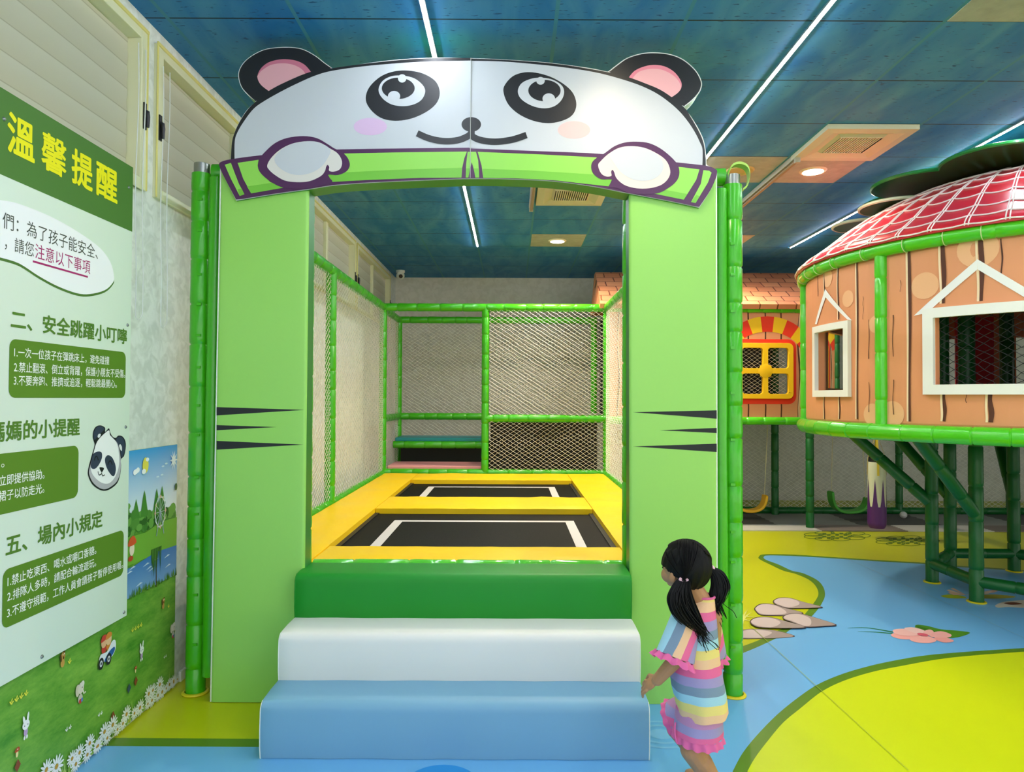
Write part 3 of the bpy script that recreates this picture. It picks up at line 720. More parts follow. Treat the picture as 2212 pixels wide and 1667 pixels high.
for dx, c1, c2 in ((-0.22, '#E8B48A', '#C94038'), (0.12, '#EBC092', '#D98A3A')):
    art.add(ell(u + dx * s, v + 0.28 * s, 0.17 * s, 0.2 * s), c2, 12.2); art.add(ell(u + dx * s, v + 0.55 * s, 0.2 * s, 0.22 * s), c1, 12.4); art.add(smooth_closed([(u + (dx - 0.22) * s, v + 0.6 * s), (u + (dx - 0.1) * s, v + 0.85 * s), (u + (dx + 0.15) * s, v + 0.82 * s), (u + (dx + 0.2) * s, v + 0.66 * s)], 4), c2, 12.6)
# daisies along the floor
def daisy(u, v, r, l):
    art.add(stroke([(u, v), (u + 0.004, v * 0.4), (u - 0.004, 0.02)], 0.005), '#5E8F35', 12 + l)
    for k in range(13):
        a = 2 * PI * k / 13 + u * 9; art.add(ell(u + 0.62 * r * math.cos(a), v + 0.62 * r * math.sin(a), 0.42 * r, 0.12 * r, a, 8), '#F6F7F2', 13 + l)
    art.add(ell(u, v, 0.24 * r, 0.22 * r, n=10), '#C99A3A', 14 + l)
for px, py, r in ((118, 1655, .04), (96, 1662, .035), (152, 1638, .03), (168, 1625, .03), (160, 1650, .03), (190, 1605, .033), (208, 1615, .03), (185, 1632, .03), (222, 1580, .036), (240, 1565, .036), (228, 1600, .028), (262, 1562, .028), (270, 1542, .035), (287, 1540, .028), (299, 1528, .035), (318, 1498, .036), (327, 1490, .03), (342, 1478, .036), (325, 1522, .03), (338, 1510, .03), (347, 1505, .034), (363, 1478, .03), (372, 1470, .03), (372, 1488, .028), (316, 1530, .025), (250, 1585, .025), (205, 1640, .025), (356, 1500, .022), (380, 1470, .02)):
    u, v = M_(px, py); daisy(u, max(v, 0.03), r * 1.05, rnd.random() * 0.9)
for k in range(260):
    u = rnd.uniform(2.2, Ym1); hh = rnd.uniform(0.04, 0.12); art.add([(u - 0.003, 0.013), (u + 0.003, 0.013), (u + rnd.uniform(-0.03, 0.03), hh)], rnd.choice(['#A9CF5A', '#8DBB45', '#C4DE7C', '#74A83A']), 11)
mb.build('wall_mural', label='printed meadow and lake mural low on the left wall behind notice board', cat='mural', smooth=0, weld=False)

# ------------------------------------------------------------------ notice board
XS = XL + 0.032
def us(px, py): p = at_x(px, py, XS); return (p.y, p.z)
Ys0 = 1.72; Ys1 = us(284, 600)[0]; Zs1 = us(284, 360)[1]; Zs0 = us(277, 1327)[1]; Zb = us(284, 500)[1]
t = thing('notice_board', 'pale green safety notice board with yellow heading on the left wall', 'notice board', (XS - 0.01, (Ys0 + Ys1) / 2, Zs0))
mb = MB(); mb.box((XM + 0.012, Ys0, Zs0), (XS, Ys1, Zs1), mat('board_pale_green', '#DCE9D9', 0.35)); 
art = Art(mb, lambda u, v, h: (XS + h, u, v), 0.0005)
BAND, BOX, INK, WH = '#4E7A34', '#5B8423', '#557F2B', '#F4F7F0'
art.add([(Ys0, Zb), (Ys1, Zb), (Ys1, Zs1), (Ys0, Zs1)], BAND, 1)
def line(body, pl, pr, pz, c, l, h, bold=0.0):
    """left px, right px, (px,y) of the lower edge near the right end, height in m"""
    u0 = us(pl, 860)[0]; u1 = us(pr, 860)[0]; z0 = us(*pz)[1]
    art.text(body, u0, u1, z0, z0 + h, c, l, bold)
for ch, a, b in (('溫', 5, 66), ('馨', 80, 135), ('提', 146, 193), ('醒', 200, 247)):
    art.text(ch, us(a, 860)[0], us(b, 860)[0], 2.252, 2.388, '#F0E81A', 2, 0.02 if ch == '馨' else 0.026)
# white speech shape
def UL(pts): return [us(x, y) for x, y in pts]
blob = UL([(0, 432), (40, 440), (110, 468), (170, 502), (215, 535), (238, 566), (246, 598), (242, 612), (225, 627), (193, 635), (165, 633), (124, 618), (83, 596), (41, 569), (0, 556)])
blob = smooth_open(blob, 4) + [(us(0, 556)[0] - 0.2, us(0, 556)[1] + 0.02), (us(0, 432)[0] - 0.2, us(0, 432)[1])]
art.add([(u + 0.001, v - 0.009) for u, v in blob], '#4C7430', 1); art.add(blob, '#F6F6F8', 2)
line('們：為了孩子能安全、', -2, 206, (182, 551), '#4A4F48', 3, 0.054, -0.004)
line('，請您', 4, 67, (182, 589), '#4A4F48', 3, 0.05, -0.004)
line('注意以下事項', 70, 190, (182, 589), '#A8206A', 3, 0.053, 0.0)
a = us(70, 567); b = us(189, 600); art.add([(a[0], b[1]), (b[0], b[1]), (b[0], b[1] + 0.007), (a[0], b[1] + 0.007)], '#A8206A', 3)
line('二、安全跳躍小叮嚀', 20, 272, (262, 743), INK, 2, 0.068, 0.022)
def boxq(pl, pr, zb, zt, l=2): art.add(rrect(us(pl, 860)[0], zb, us(pr, 860)[0], zt, 0.028), BOX, l)
boxq(18, 270, us(265, 859)[1], us(265, 760)[1])
line('1.一次一位孩子在彈跳床上，避免碰撞', 28, 234, (229, 788), WH, 3, 0.036, 0.006)
line('2.禁止翻滾、倒立或背躍，保護小朋友不受傷。', 28, 269, (257, 816), WH, 3, 0.037, 0.006)
line('3.不要奔跑、推擠或追逐，輕鬆跳最開心。', 28, 251, (235, 838), WH, 3, 0.036, 0.006)
u0, u1 = us(8, 860)[0], us(172, 860)[0]
line('媽媽的小提醒', -26, 173, (160, 941), INK, 2, 0.068, 0.022)
art.add(rrect(Ys0 + 0.05, us(165, 1074)[1], us(171, 860)[0], us(165, 962)[1], 0.03), BOX, 2)
line('。', 4, 11, (7, 1009), WH, 3, 0.012)
line('立即提供協助。', 0, 98, (80, 1036), WH, 3, 0.035, 0.006)
line('裙子以防走光。', 0, 98, (80, 1067), WH, 3, 0.035, 0.006)
line('五、場內小規定', 17, 225, (212, 1140), INK, 2, 0.07, 0.022)
boxq(12, 271, us(268, 1240)[1], us(268, 1143)[1])
line('1.禁止吃東西、喝水或嚼口香糖。', 22, 212, (199, 1199), WH, 3, 0.036, 0.006)
line('2.排隊人多時，請配合輪流遊玩。', 22, 212, (195, 1228), WH, 3, 0.036, 0.006)
line('3.不遵守規範，工作人員會請孩子暫停使用喔。', 22, 270, (255, 1231), WH, 3, 0.036, 0.006)
# panda head sticker (zoom 3 coordinates: /3.624, +860)
def Z3(pts): return [us(x / 3.624, 860 + y / 3.624) for x, y in pts]
def zc(pts, c, l, n=4): art.add(smooth_closed(Z3(pts), n), c, l)
zc([(732, 335), (724, 300), (730, 255), (750, 222), (785, 212), (820, 230), (822, 262), (850, 235), (862, 270), (880, 300), (905, 310), (925, 292), (955, 298), (978, 330), (983, 380), (970, 450), (945, 478), (946, 530), (940, 590), (918, 660), (870, 705), (820, 724), (770, 712), (720, 672), (690, 610), (688, 560), (710, 470), (738, 370)], '#12131C', 2, 5)
zc([(736, 325), (730, 275), (752, 228), (790, 220), (814, 240), (790, 270), (760, 300)], '#323A52', 3); zc([(760, 300), (768, 280), (785, 280), (780, 300), (768, 310)], '#E8EAEC', 4)
zc([(905, 330), (925, 302), (955, 308), (972, 345), (975, 400), (960, 450), (948, 460), (935, 390)], '#323A52', 3); zc([(928, 372), (938, 360), (950, 380), (950, 410), (940, 405)], '#E8EAEC', 4)
zc([(744, 370), (770, 320), (815, 275), (850, 250), (858, 285), (880, 310), (915, 350), (935, 420), (943, 500), (938, 580), (912, 650), (865, 692), (818, 712), (772, 700), (725, 660), (698, 605), (695, 560), (718, 470)], '#B9B6BC', 3)
zc([(744, 370), (770, 320), (815, 275), (850, 252), (856, 288), (880, 312), (910, 352), (925, 420), (928, 520), (900, 610), (850, 665), (790, 660), (730, 610), (706, 545), (722, 460)], '#F4F4F4', 4)
zc([(712, 490), (722, 440), (755, 418), (788, 422), (794, 460), (775, 510), (745, 548), (718, 552), (705, 530)], '#323A52', 5); zc([(818, 470), (838, 446), (870, 460), (895, 510), (902, 560), (890, 605), (870, 605), (838, 560), (820, 510)], '#323A52', 5)
for p in ([(733, 487), (740, 462), (752, 455), (765, 485)], [(838, 520), (850, 493), (862, 492), (873, 520)]): art.add(stroke(smooth_open(Z3(p), 4), 0.005), '#0E0F18', 6)
zc([(775, 540), (808, 545), (800, 570), (790, 578), (778, 560)], '#14141C', 5); art.add(stroke(smooth_open(Z3([(762, 572), (770, 600), (790, 590), (791, 575)]), 4), 0.004), '#14141C', 5); art.add(stroke(smooth_open(Z3([(791, 590), (800, 608), (815, 598)]), 4), 0.004), '#14141C', 5)
mb.build('board_panel', t, smooth=0, weld=False)
for px, py in ((278, 405), (275, 702), (271, 922), (267, 1322), (90, 1418), (8, 257)):
    u, v = us(px, py); g = MB(); g.lathe([(0.0, 0.006), (0.004, 0.0055), (0.007, 0.002), (0.007, 0.0)], (XS, u, v), STEEL, 12, 'x'); g.build('screw', t)
# ------------------------------------------------------------------ panda arch
GYF = 3.32; GTH = 0.10; UND = 0
gate = thing('panda_arch', 'green padded entrance arch topped by a big panda face holding bamboo', 'arch', (-0.22, GYF + GTH / 2, 0))
LGREEN = mat('light_green_vinyl', '#98D462', 0.36, 0.45, bump=0.05, bscale=5)
EDGE = mat('dark_green_edge_vinyl', '#1E7A2E', 0.4, 0.4)
PIPING = mat('white_piping', '#E9EDE2', 0.4)
def gp(px, py): p = at_y(px, py, GYF); return (p.x, p.z)
def gsurf(u, v, h): return (u, GYF - h, v)
def pillar(q, wedges, side, lab):
    mb = MB()
    P = [gp(*p) for p in q]; P[0] = (P[0][0], 0.002); P[1] = (P[1][0], 0.002)
    # softly puffed front: rows/cols
    rows = []
    nu_, nv_ = 14, 30
    def pt(s_, t_):
        b0 = Vector(P[0]).lerp(Vector(P[1]), s_); b1 = Vector(P[3]).lerp(Vector(P[2]), s_); return b0.lerp(b1, t_)
    def prof(x): e = 0.035; d = min(x, 1 - x); return 1 if d > e else math.sqrt(max(0, 1 - (1 - d / e) ** 2))
    ss = [0, 0.008, 0.02, 0.035, 0.1, 0.3, 0.5, 0.7, 0.9, 0.965, 0.98, 0.992, 1]; tt = [0, 0.002, 0.006, 0.012, 0.1, 0.3, 0.5, 0.7, 0.9, 1]
    for t_ in tt: rows.append([(pt(s_, t_).x, GYF + 0.012 * (1 - prof(s_)), pt(s_, t_).y) for s_ in ss])
    mb.grid(rows, LGREEN)
    c = [(p[0], p[1]) for p in P]
    for k in range(4):
        a, b = c[k], c[(k + 1) % 4]; mb.face([(a[0], GYF + 0.012, a[1]), (b[0], GYF + 0.012, b[1]), (b[0], GYF + GTH, b[1]), (a[0], GYF + GTH, a[1])], EDGE)
    mb.face([(x, GYF + GTH, z) for x, z in c], EDGE)
    art = Art(mb, gsurf, 0.0007)
    for w in wedges: art.add([gp(*p) for p in w], '#26292B', 1)
    k0, k1 = (0, 3) if side < 0 else (1, 2)
    mb.tube([(c[k0][0], GYF + 0.008, c[k0][1]), (c[k1][0], GYF + 0.008, c[k1][1])], 0.0045, PIPING, 8)
    mb.build('pillar', gate, label=lab, weld=False)
pillar([(454, 1515), (654, 1515), (667, 392), (476, 352)], [[(468, 879), (658, 885), (468, 897)], [(468, 918), (598, 922), (468, 929)], [(468, 952), (656, 960), (468, 971)]], -1, 'left pillar of the arch')
pillar([(1361, 1515), (1550, 1515), (1548, 368), (1359, 402)], [[(1548, 886), (1367, 890), (1548, 904)], [(1548, 924), (1425, 929), (1548, 935)], [(1548, 958), (1367, 964), (1548, 976)]], 1, 'right pillar of the arch')
A = lambda pts: [(460 + x / 3.788, 80 + y / 3.788) for x, y in pts]
B = lambda pts: [(1000 + x / 3.568, 80 + y / 3.568) for x, y in pts]
G = lambda pts: [gp(*p) for p in pts]
outl = smooth_open(A([(200, 1345), (90, 1130), (60, 1055), (75, 1028), (150, 1008)]), 4) + smooth_open(A([(155, 985), (165, 870), (185, 790), (230, 690), (290, 600), (357, 540)]), 4) + smooth_open(A([(350, 528), (300, 490), (240, 420), (215, 330), (230, 260), (280, 195), (360, 140), (450, 105), (570, 92), (680, 95), (760, 115), (850, 165), (920, 220), (985, 265)]), 4) + \
    smooth_open(A([(1000, 265), (1100, 250), (1300, 218), (1500, 195), (1700, 182), (1900, 178)]) + B([(62, 172), (250, 178), (450, 190), (650, 205), (850, 230), (1000, 252), (1113, 276)]), 4) + smooth_open(B([(1122, 270), (1180, 225), (1260, 170), (1370, 135), (1480, 127), (1600, 142), (1700, 185), (1790, 265), (1835, 350), (1830, 410), (1800, 460), (1750, 510), (1700, 546)]), 4) + \
    smooth_open(B([(1705, 556), (1760, 630), (1820, 730), (1855, 820), (1870, 930), (1872, 985)]), 4) + smooth_open(B([(1880, 995), (1945, 1028), (1952, 1055), (1945, 1090), (1900, 1190), (1815, 1322)]), 4)
low = B([(1815, 1322), (1600, 1275), (1283, 1215), (1000, 1160), (700, 1120), (350, 1103), (62, 1100)]) + A([(1700, 1182), (1300, 1200), (1000, 1222), (785, 1255), (500, 1295), (200, 1345)])
outline = outl[:-1] + smooth_open(low, 4)[:-1]
mb = MB(); BT = 0.012
art = Art(mb, lambda u, v, h: (u, GYF - BT - h, v), 0.0006)
O2 = G(outline)
bw = mat('board_white_vinyl', '#D9DCD9', 0.36)
mb.prism([(u, GYF - BT, v) for u, v in O2], (0, BT + GTH, 0), bw, mat('board_edge_green', '#2C8F2F', 0.4))
BLK = mat('print_panda_black', '#1E1F22', 0.42, 0.5); PUR = mat('print_purple', '#4E2350', 0.42, 0.5)
def P(pts, c, l, s=5): art.add(G(smooth_closed(pts, s) if s else pts), c, l)
def mix_open(*segs): return [q for s_ in segs for q in smooth_open(s_, 5)]
def inset(pts, d):
    n = len(pts); area = sum(pts[i][0] * pts[(i + 1) % n][1] - pts[(i + 1) % n][0] * pts[i][1] for i in range(n)); sg = 1 if area > 0 else -1
    o = []
    for i in range(n):
        a, b = pts[i - 1], pts[(i + 1) % n]; dx, dy = b[0] - a[0], b[1] - a[1]; l = math.hypot(dx, dy) or 1
        o.append((pts[i][0] - sg * dy / l * d, pts[i][1] + sg * dx / l * d))
    return o
earL = smooth_open(A([(357, 540), (300, 490), (240, 420), (215, 330), (230, 260), (280, 195), (360, 140), (450, 105), (570, 92), (680, 95), (760, 115), (850, 165), (920, 220), (985, 265)]), 4)
earR = smooth_open(B([(1113, 278), (1180, 225), (1260, 170), (1370, 135), (1480, 127), (1600, 142), (1700, 185), (1790, 265), (1835, 350), (1830, 410), (1800, 460), (1750, 510), (1700, 548)]), 4)
art.add(G(inset(earL, 1.6) + A([(800, 330), (520, 470)])), BLK, 1); art.add(G(inset(earR, 2.2) + B([(1500, 480), (1250, 360)])), BLK, 1)
art.add(G(mix_open(A([(465, 452), (400, 400), (372, 340), (395, 275), (450, 225), (520, 200), (600, 192), (690, 205), (760, 240), (812, 300)])) + A([(640, 375)])), '#C9748A', 2)
art.add(G(mix_open(A([(465, 452), (400, 400), (372, 340), (376, 325)]), A([(400, 290), (480, 240), (580, 226), (670, 240), (735, 275), (765, 315)])) + A([(640, 375)])), '#E0A7AE', 3)
art.add(G(mix_open(B([(1272, 325), (1320, 270), (1400, 235), (1480, 225), (1560, 240), (1630, 285), (1675, 350), (1678, 400), (1650, 440), (1595, 478)])) + B([(1450, 405)])), '#EB8C9C', 2)
art.add(G(mix_open(B([(1300, 332), (1350, 280), (1430, 257), (1520, 260), (1600, 295), (1650, 340), (1676, 395), (1650, 440), (1595, 478)])) + B([(1450, 405)])), '#F2B3B6', 3)
hoL = A([(155, 1020), (166, 870), (190, 785), (236, 690), (297, 600), (362, 537), (460, 455), (600, 380), (800, 298), (985, 266), (1300, 224), (1700, 188), (2110, 183)])
hoR = B([(62, 177), (250, 183), (450, 195), (650, 211), (850, 236), (1113, 281), (1250, 313), (1400, 367), (1540, 430), (1695, 548), (1755, 635), (1812, 735), (1848, 825), (1862, 930), (1866, 1020)])
art.add(G(smooth_open(hoL + hoR, 5)), BLK, 4)
hiL = A([(187, 1020), (189, 860), (215, 780), (270, 690), (340, 600), (420, 540), (560, 460), (700, 390), (850, 325), (1000, 285), (1300, 245), (1700, 215), (2110, 205)])
hiR = B([(62, 195), (300, 200), (600, 225), (850, 255), (1050, 290), (1250, 345), (1400, 400), (1520, 465), (1640, 560), (1720, 650), (1780, 740), (1820, 820), (1840, 880), (1838, 1020)])
FACE = mat('print_panda_white', '#C8CCD1', 0.4, 0.5)
art.add(G(smooth_open(hiL + hiR, 5)), FACE, 5)
P(A([(1257, 530), (1280, 430), (1370, 340), (1480, 295), (1600, 287), (1720, 310), (1820, 370), (1858, 455), (1840, 540), (1770, 610), (1650, 670), (1520, 695), (1400, 680), (1310, 620)]), BLK, 6)
P(A([(1360, 445), (1390, 375), (1460, 335), (1550, 328), (1650, 350), (1720, 405), (1740, 460), (1710, 525), (1640, 565), (1550, 577), (1460, 560), (1390, 510)]), FACE, 7)
art.add(G(A(ell(1521, 432, 134, 87, n=40))), BLK, 8); art.add(G(A(ell(1553, 352, 34, 34))), FACE, 9); art.add(G(A(ell(1487, 497, 50, 43))), FACE, 9)
P(B([(312, 430), (330, 370), (390, 310), (480, 283), (580, 290), (690, 325), (790, 385), (850, 450), (872, 530), (850, 600), (790, 645), (680, 672), (560, 660), (440, 610), (350, 530)]), BLK, 6)
P(B([(423, 430), (450, 370), (520, 335), (600, 325), (690, 340), (760, 385), (778, 440), (755, 500), (700, 545), (620, 560), (530, 540), (450, 490)]), FACE, 7)
art.add(G(B(ell(627, 424, 124, 82, n=40))), BLK, 8); art.add(G(B(ell(597, 350, 32, 30))), FACE, 9); art.add(G(B(ell(660, 487, 48, 41))), FACE, 9)
art.add(G(A(ell(1293, 743, 135, 71, n=40))), '#D9B9DA', 6); art.add(G(B(ell(854, 725, 124, 67, n=40))), '#F2BDBB', 6)
art.add(G(ell(1018.5, 271.5, 21, 15.8, n=36)), BLK, 6); art.add(G([(1012.5, 280), (1026, 280), (1026, 293), (1030, 300), (1008, 300), (1012.5, 293)]), BLK, 6)
art.add(G(stroke(smooth_open(A([(1675, 798), (1760, 835), (1850, 857), (1935, 862), (2020, 850), (2090, 820), (2118, 792)]), 6), 14)), BLK, 7)
art.add(G(stroke(smooth_open(B([(55, 750), (90, 785), (160, 808), (260, 816), (380, 800), (490, 765)]), 6), 14)), BLK, 7)
# bamboo
bamb_top = smooth_open(A([(62, 1052), (78, 1032), (160, 1010), (400, 978), (700, 950), (1040, 930), (2110, 916)]) + B([(62, 868), (600, 890), (1080, 912), (1640, 975), (1870, 1002), (1945, 1032), (1950, 1050)]), 4)
bt = bamb_top + smooth_open(B([(1950, 1055), (1943, 1090), (1898, 1190), (1813, 1316)]) , 4) + smooth_open([(x, y - 0.8) for x, y in low], 4)[1:-1] + smooth_open(A([(202, 1338), (92, 1130), (62, 1056)]), 4)
art.add(G(bt), PUR, 10)
GL, GD = mat('print_bamboo_light', '#93D656', 0.42, 0.5), mat('print_bamboo_mid', '#74BE3C', 0.42, 0.5)
for pts in (A([(110, 1055), (160, 1040), (190, 1120), (225, 1210), (270, 1295), (232, 1310), (160, 1170)]), A([(215, 1040), (385, 1015), (378, 1060), (400, 1120), (480, 1195), (585, 1243), (325, 1288), (260, 1170)]),
            A([(1080, 964), (1500, 955), (2080, 948), (2060, 1000), (2042, 1080), (2036, 1160), (1700, 1162), (1300, 1178), (985, 1195), (945, 1130), (1010, 1138), (1080, 1118), (1125, 1060), (1115, 1010)]), A([(890, 1200), (918, 1180), (926, 1203)]),
            A([(2086, 950), (2154, 950), (2172, 1020), (2180, 1160), (2070, 1160), (2074, 1050)]),
            B([(115, 895), (600, 915), (1028, 938), (985, 1000), (1000, 1060), (1060, 1105), (1145, 1105), (1120, 1160), (700, 1113), (400, 1098), (158, 1095), (145, 1000)]), B([(1172, 1150), (1165, 1168), (1195, 1170)]),
            B([(1655, 1010), (1815, 1030), (1790, 1110), (1695, 1262), (1465, 1215), (1600, 1150), (1655, 1070)]), B([(1845, 1035), (1890, 1040), (1908, 1055), (1880, 1130), (1785, 1288), (1750, 1280), (1825, 1140)])):
    P(pts, GL, 11, 0)
for pts in (A([(1080, 1118), (1500, 1097), (2040, 1080), (2036, 1160), (1700, 1162), (1300, 1178), (985, 1195), (945, 1130), (1010, 1138)]), A([(290, 1232), (510, 1200), (585, 1243), (325, 1288)]), A([(213, 1255), (247, 1248), (270, 1295), (232, 1310)]),
            B([(152, 1025), (500, 1037), (1005, 1068), (1060, 1105), (1145, 1105), (1120, 1160), (700, 1113), (400, 1098), (158, 1095)]), B([(1545, 1185), (1722, 1218), (1695, 1262), (1465, 1215)]), B([(1790, 1225), (1815, 1235), (1785, 1288), (1750, 1280)]), A([(2073, 1085), (2178, 1085), (2180, 1160), (2070, 1160)])):
    P(pts, GD, 12, 0)
P(A([(2120, 1035), (2135, 1090), (2150, 1162), (2092, 1162), (2106, 1090)]), PUR, 13, 0)
for f in (lambda x: A(x),):
    P(A([(380, 1060), (400, 1000), (440, 950), (520, 880), (620, 838), (750, 823), (860, 840), (950, 890), (1000, 922), (1060, 950), (1110, 1000), (1128, 1060), (1100, 1110), (1030, 1140), (955, 1137), (965, 1165), (975, 1202), (780, 1250), (590, 1242), (480, 1190), (400, 1120)]), PUR, 14, 4)
    P(A([(457, 1060), (490, 1000), (560, 935), (660, 885), (780, 865), (880, 875), (960, 920), (1030, 965), (1065, 1030), (1050, 1090), (1000, 1112), (960, 1105), (961, 1075), (947, 1058), (935, 1075), (925, 1110), (890, 1150), (800, 1190), (700, 1198), (600, 1185), (520, 1140), (470, 1095)]), '#DDD8D0', 15, 4)
    P(A([(515, 1010), (560, 945), (650, 890), (780, 866), (880, 876), (970, 932), (950, 1000), (900, 1070), (820, 1120), (720, 1140), (630, 1125), (550, 1075)]), FACE, 16, 4)
P(B([(985, 1000), (1010, 955), (1090, 905), (1160, 855), (1240, 825), (1330, 818), (1430, 830), (1530, 880), (1630, 970), (1660, 1040), (1645, 1110), (1580, 1170), (1480, 1215), (1290, 1215), (1180, 1172), (1118, 1165), (1145, 1108), (1060, 1105), (1000, 1060)]), PUR, 14, 4)
P(B([(1038, 1000), (1060, 965), (1120, 910), (1200, 865), (1290, 853), (1390, 865), (1490, 910), (1560, 965), (1590, 1040), (1575, 1100), (1520, 1150), (1430, 1175), (1330, 1175), (1240, 1150), (1180, 1100), (1160, 1050), (1147, 1034), (1137, 1050), (1139, 1080), (1100, 1085), (1060, 1060)]), '#E6D6CC', 15, 4)
P(B([(1125, 915), (1200, 867), (1290, 854), (1390, 866), (1480, 910), (1530, 970), (1535, 1030), (1490, 1090), (1410, 1118), (1310, 1110), (1220, 1060), (1160, 985)]), FACE, 16, 4)
SEAMB = mat('board_seam', '#B9BCB8', 0.5)
a, b = gp(1017.7, 130); c, d = gp(1018.3, 388); mb.box((a - 0.0012, GYF - BT - 0.0125, d), (a + 0.0012, GYF - BT - 0.001, b), SEAMB)
mb.build('panda_head_board', gate, label='panda face board with bamboo and paws', smooth=0, weld=False)
# padded inner posts directly behind the arch
for x, lab in ((-1.052, 'left'), (0.603, 'right')):
    g = MB(); g.pipe([(x, 3.5, 0), (x, 3.5, 2.58)], 0.047, GREEN, 0.23); g.build('inner_post', gate)

# ------------------------------------------------------------------ soft steps
st = thing('soft_steps', 'three tier padded steps in blue, white and green before the arch', 'steps', (-0.22, 3.1, 0))
ST = [('blue step', 2.806, 0.0, 0.226, mat('step_light_blue', '#7AABC8', 0.5, 0.45, bump=0.06, bscale=4), -1.006, 0.559), ('white step', 3.015, 0.226, 0.429, mat('step_white', '#E8E7E2', 0.5, 0.45, bump=0.06, bscale=4), -1.004, 0.560), ('green step', 3.224, 0.429, 0.632, mat('step_dark_green', '#06881A', 0.5, 0.45, bump=0.06, bscale=4), -1.001, 0.558)]
for lab, y, z0, z1, M, x0, x1 in ST:
    g = MB(); yb = 3.452
    # profile in (y, z) with a generous front roll, slightly puffed face
    prof = [(y + 0.004, z0 + 0.002), (y - 0.003, z0 + 0.05), (y - 0.004, z0 + 0.12), (y, z1 - 0.04)]
    for k in range(1, 7): a = PI / 2 * k / 6; prof.append((y + 0.038 * (1 - math.cos(a)), z1 - 0.038 + 0.038 * math.sin(a)))
    prof += [(y + 0.12, z1 + 0.004), (yb, z1)]
    rows = []
    xs = [x0 + 0.0, x0 + 0.006] + [x0 + (x1 - x0) * k / 24 for k in range(1, 24)] + [x1 - 0.006, x1]
    rs = random.Random(len(lab))
    for i, x in enumerate(xs):
        e = 0.004 if i in (0, len(xs) - 1) else 0
        w = [0.0025 * math.sin(x * 19 + z0 * 40) * (1 if 1 < i < len(xs) - 2 else 0) for _ in prof]
        rows.append([(x, p[0] + e + (w[0] if j < 2 else 0), p[1] - e) for j, p in enumerate(prof)])
    g.grid(rows, M)
    for x, r_ in ((x0, rows[0]), (x1, rows[-1])): g.poly([(x, yb, z0 + 0.002)] + r_, M) if False else g.ngon([g.v.append(tuple(q)) or len(g.v) - 1 for q in [(x, yb, z0 + 0.002)] + r_], M)
    for x, r_ in ((x0 + 0.002, rows[0]), (x1 - 0.002, rows[-1])): g.tube([(x, q[1] - 0.0015, q[2]) for q in r_[:9]], 0.0026, PIPING if 'green' not in lab else M, 6)
    g.build('step', st, label=lab, weld=True)

# ------------------------------------------------------------------ trampoline enclosure
xL, xR, yF, yB, zD, zR = -1.47, 1.075, 3.44, 7.9, 0.605, 2.48
cage = thing('trampoline_cage', 'green padded pipe cage with white safety nets around the trampolines', 'climbing frame', (-0.2, 5.6, 0))
def flange(mb_, x, y): mb_.lathe([(0.062, 0.0015), (0.064, 0.005), (0.06, 0.01), (0.05, 0.012), (0.048, 0.0015)], (x, y, 0), FLANGE, 28)
def straps(g, x, y, z0, z1, side):
    z = z0
    while z < z1:
        g.box((x + side * 0.014 - 0.011, y - 0.0495, z - 0.006), (x + side * 0.014 + 0.011, y - 0.041, z + 0.006), GREEN); z += random.uniform(0.14, 0.24)
def post(x, y, z0, z1, r=0.043, seam=0.2, fl=False, strap=0, name='post', par=None, M=None):
    g = MB(); g.pipe([(x, y, z0), (x, y, z1)], r, M or GREEN, seam)
    if strap: straps(g, x, y, z0 + 0.25, z1 - 0.1, strap)
    o = g.build(name, par or cage)
    if fl:
        f = MB(); flange(f, x, y); f.build('floor_flange', o, label='yellow floor flange')
    return o
for x, top, sd in ((-1.545, 2.555, 1), (1.09, 2.51, -1)):
    y = 3.43
    p = post(x, y, 0.0, top, 0.047, 0.19, True, sd)
    g = MB(); g.tube([(x, y, top - 0.02), (x, y, top + 0.05)], 0.037, STEEL, 16); g.build('bare_pipe_end', p, label='bare grey steel pipe top')
    # extra foam tube hung beside the post
    xo = x + sd * (0.082 if sd > 0 else 0.072); pts = [(xo + 0.004, 3.395, 0.1 if sd > 0 else 0.17), (xo, 3.4, 1.2), (xo + (0.006 if sd > 0 else 0), 3.4, top - 0.03)]
    g = MB(); g.tube([Vector(pts[0]).lerp(Vector(pts[1]), k / 6) for k in range(6)] + [Vector(pts[1]).lerp(Vector(pts[2]), k / 6) for k in range(7)], [0.036, 0.037, 0.036, 0.037, 0.036, 0.036, 0.035, 0.036, 0.035, 0.035, 0.034, 0.034, 0.033], GREEN, 14)
    g.build('loose_foam_tube', cage, label='loose green foam tube beside the post')
g = MB(); g.pipe([(-1.5, 3.46, 2.57), (-0.98, 3.5, 2.57)], 0.045, GREEN); g.build('top_rail', cage)
g = MB(); g.pipe([(0.55, 3.5, 2.56), (1.06, 3.46, 2.56)], 0.045, GREEN); g.build('top_rail', cage)
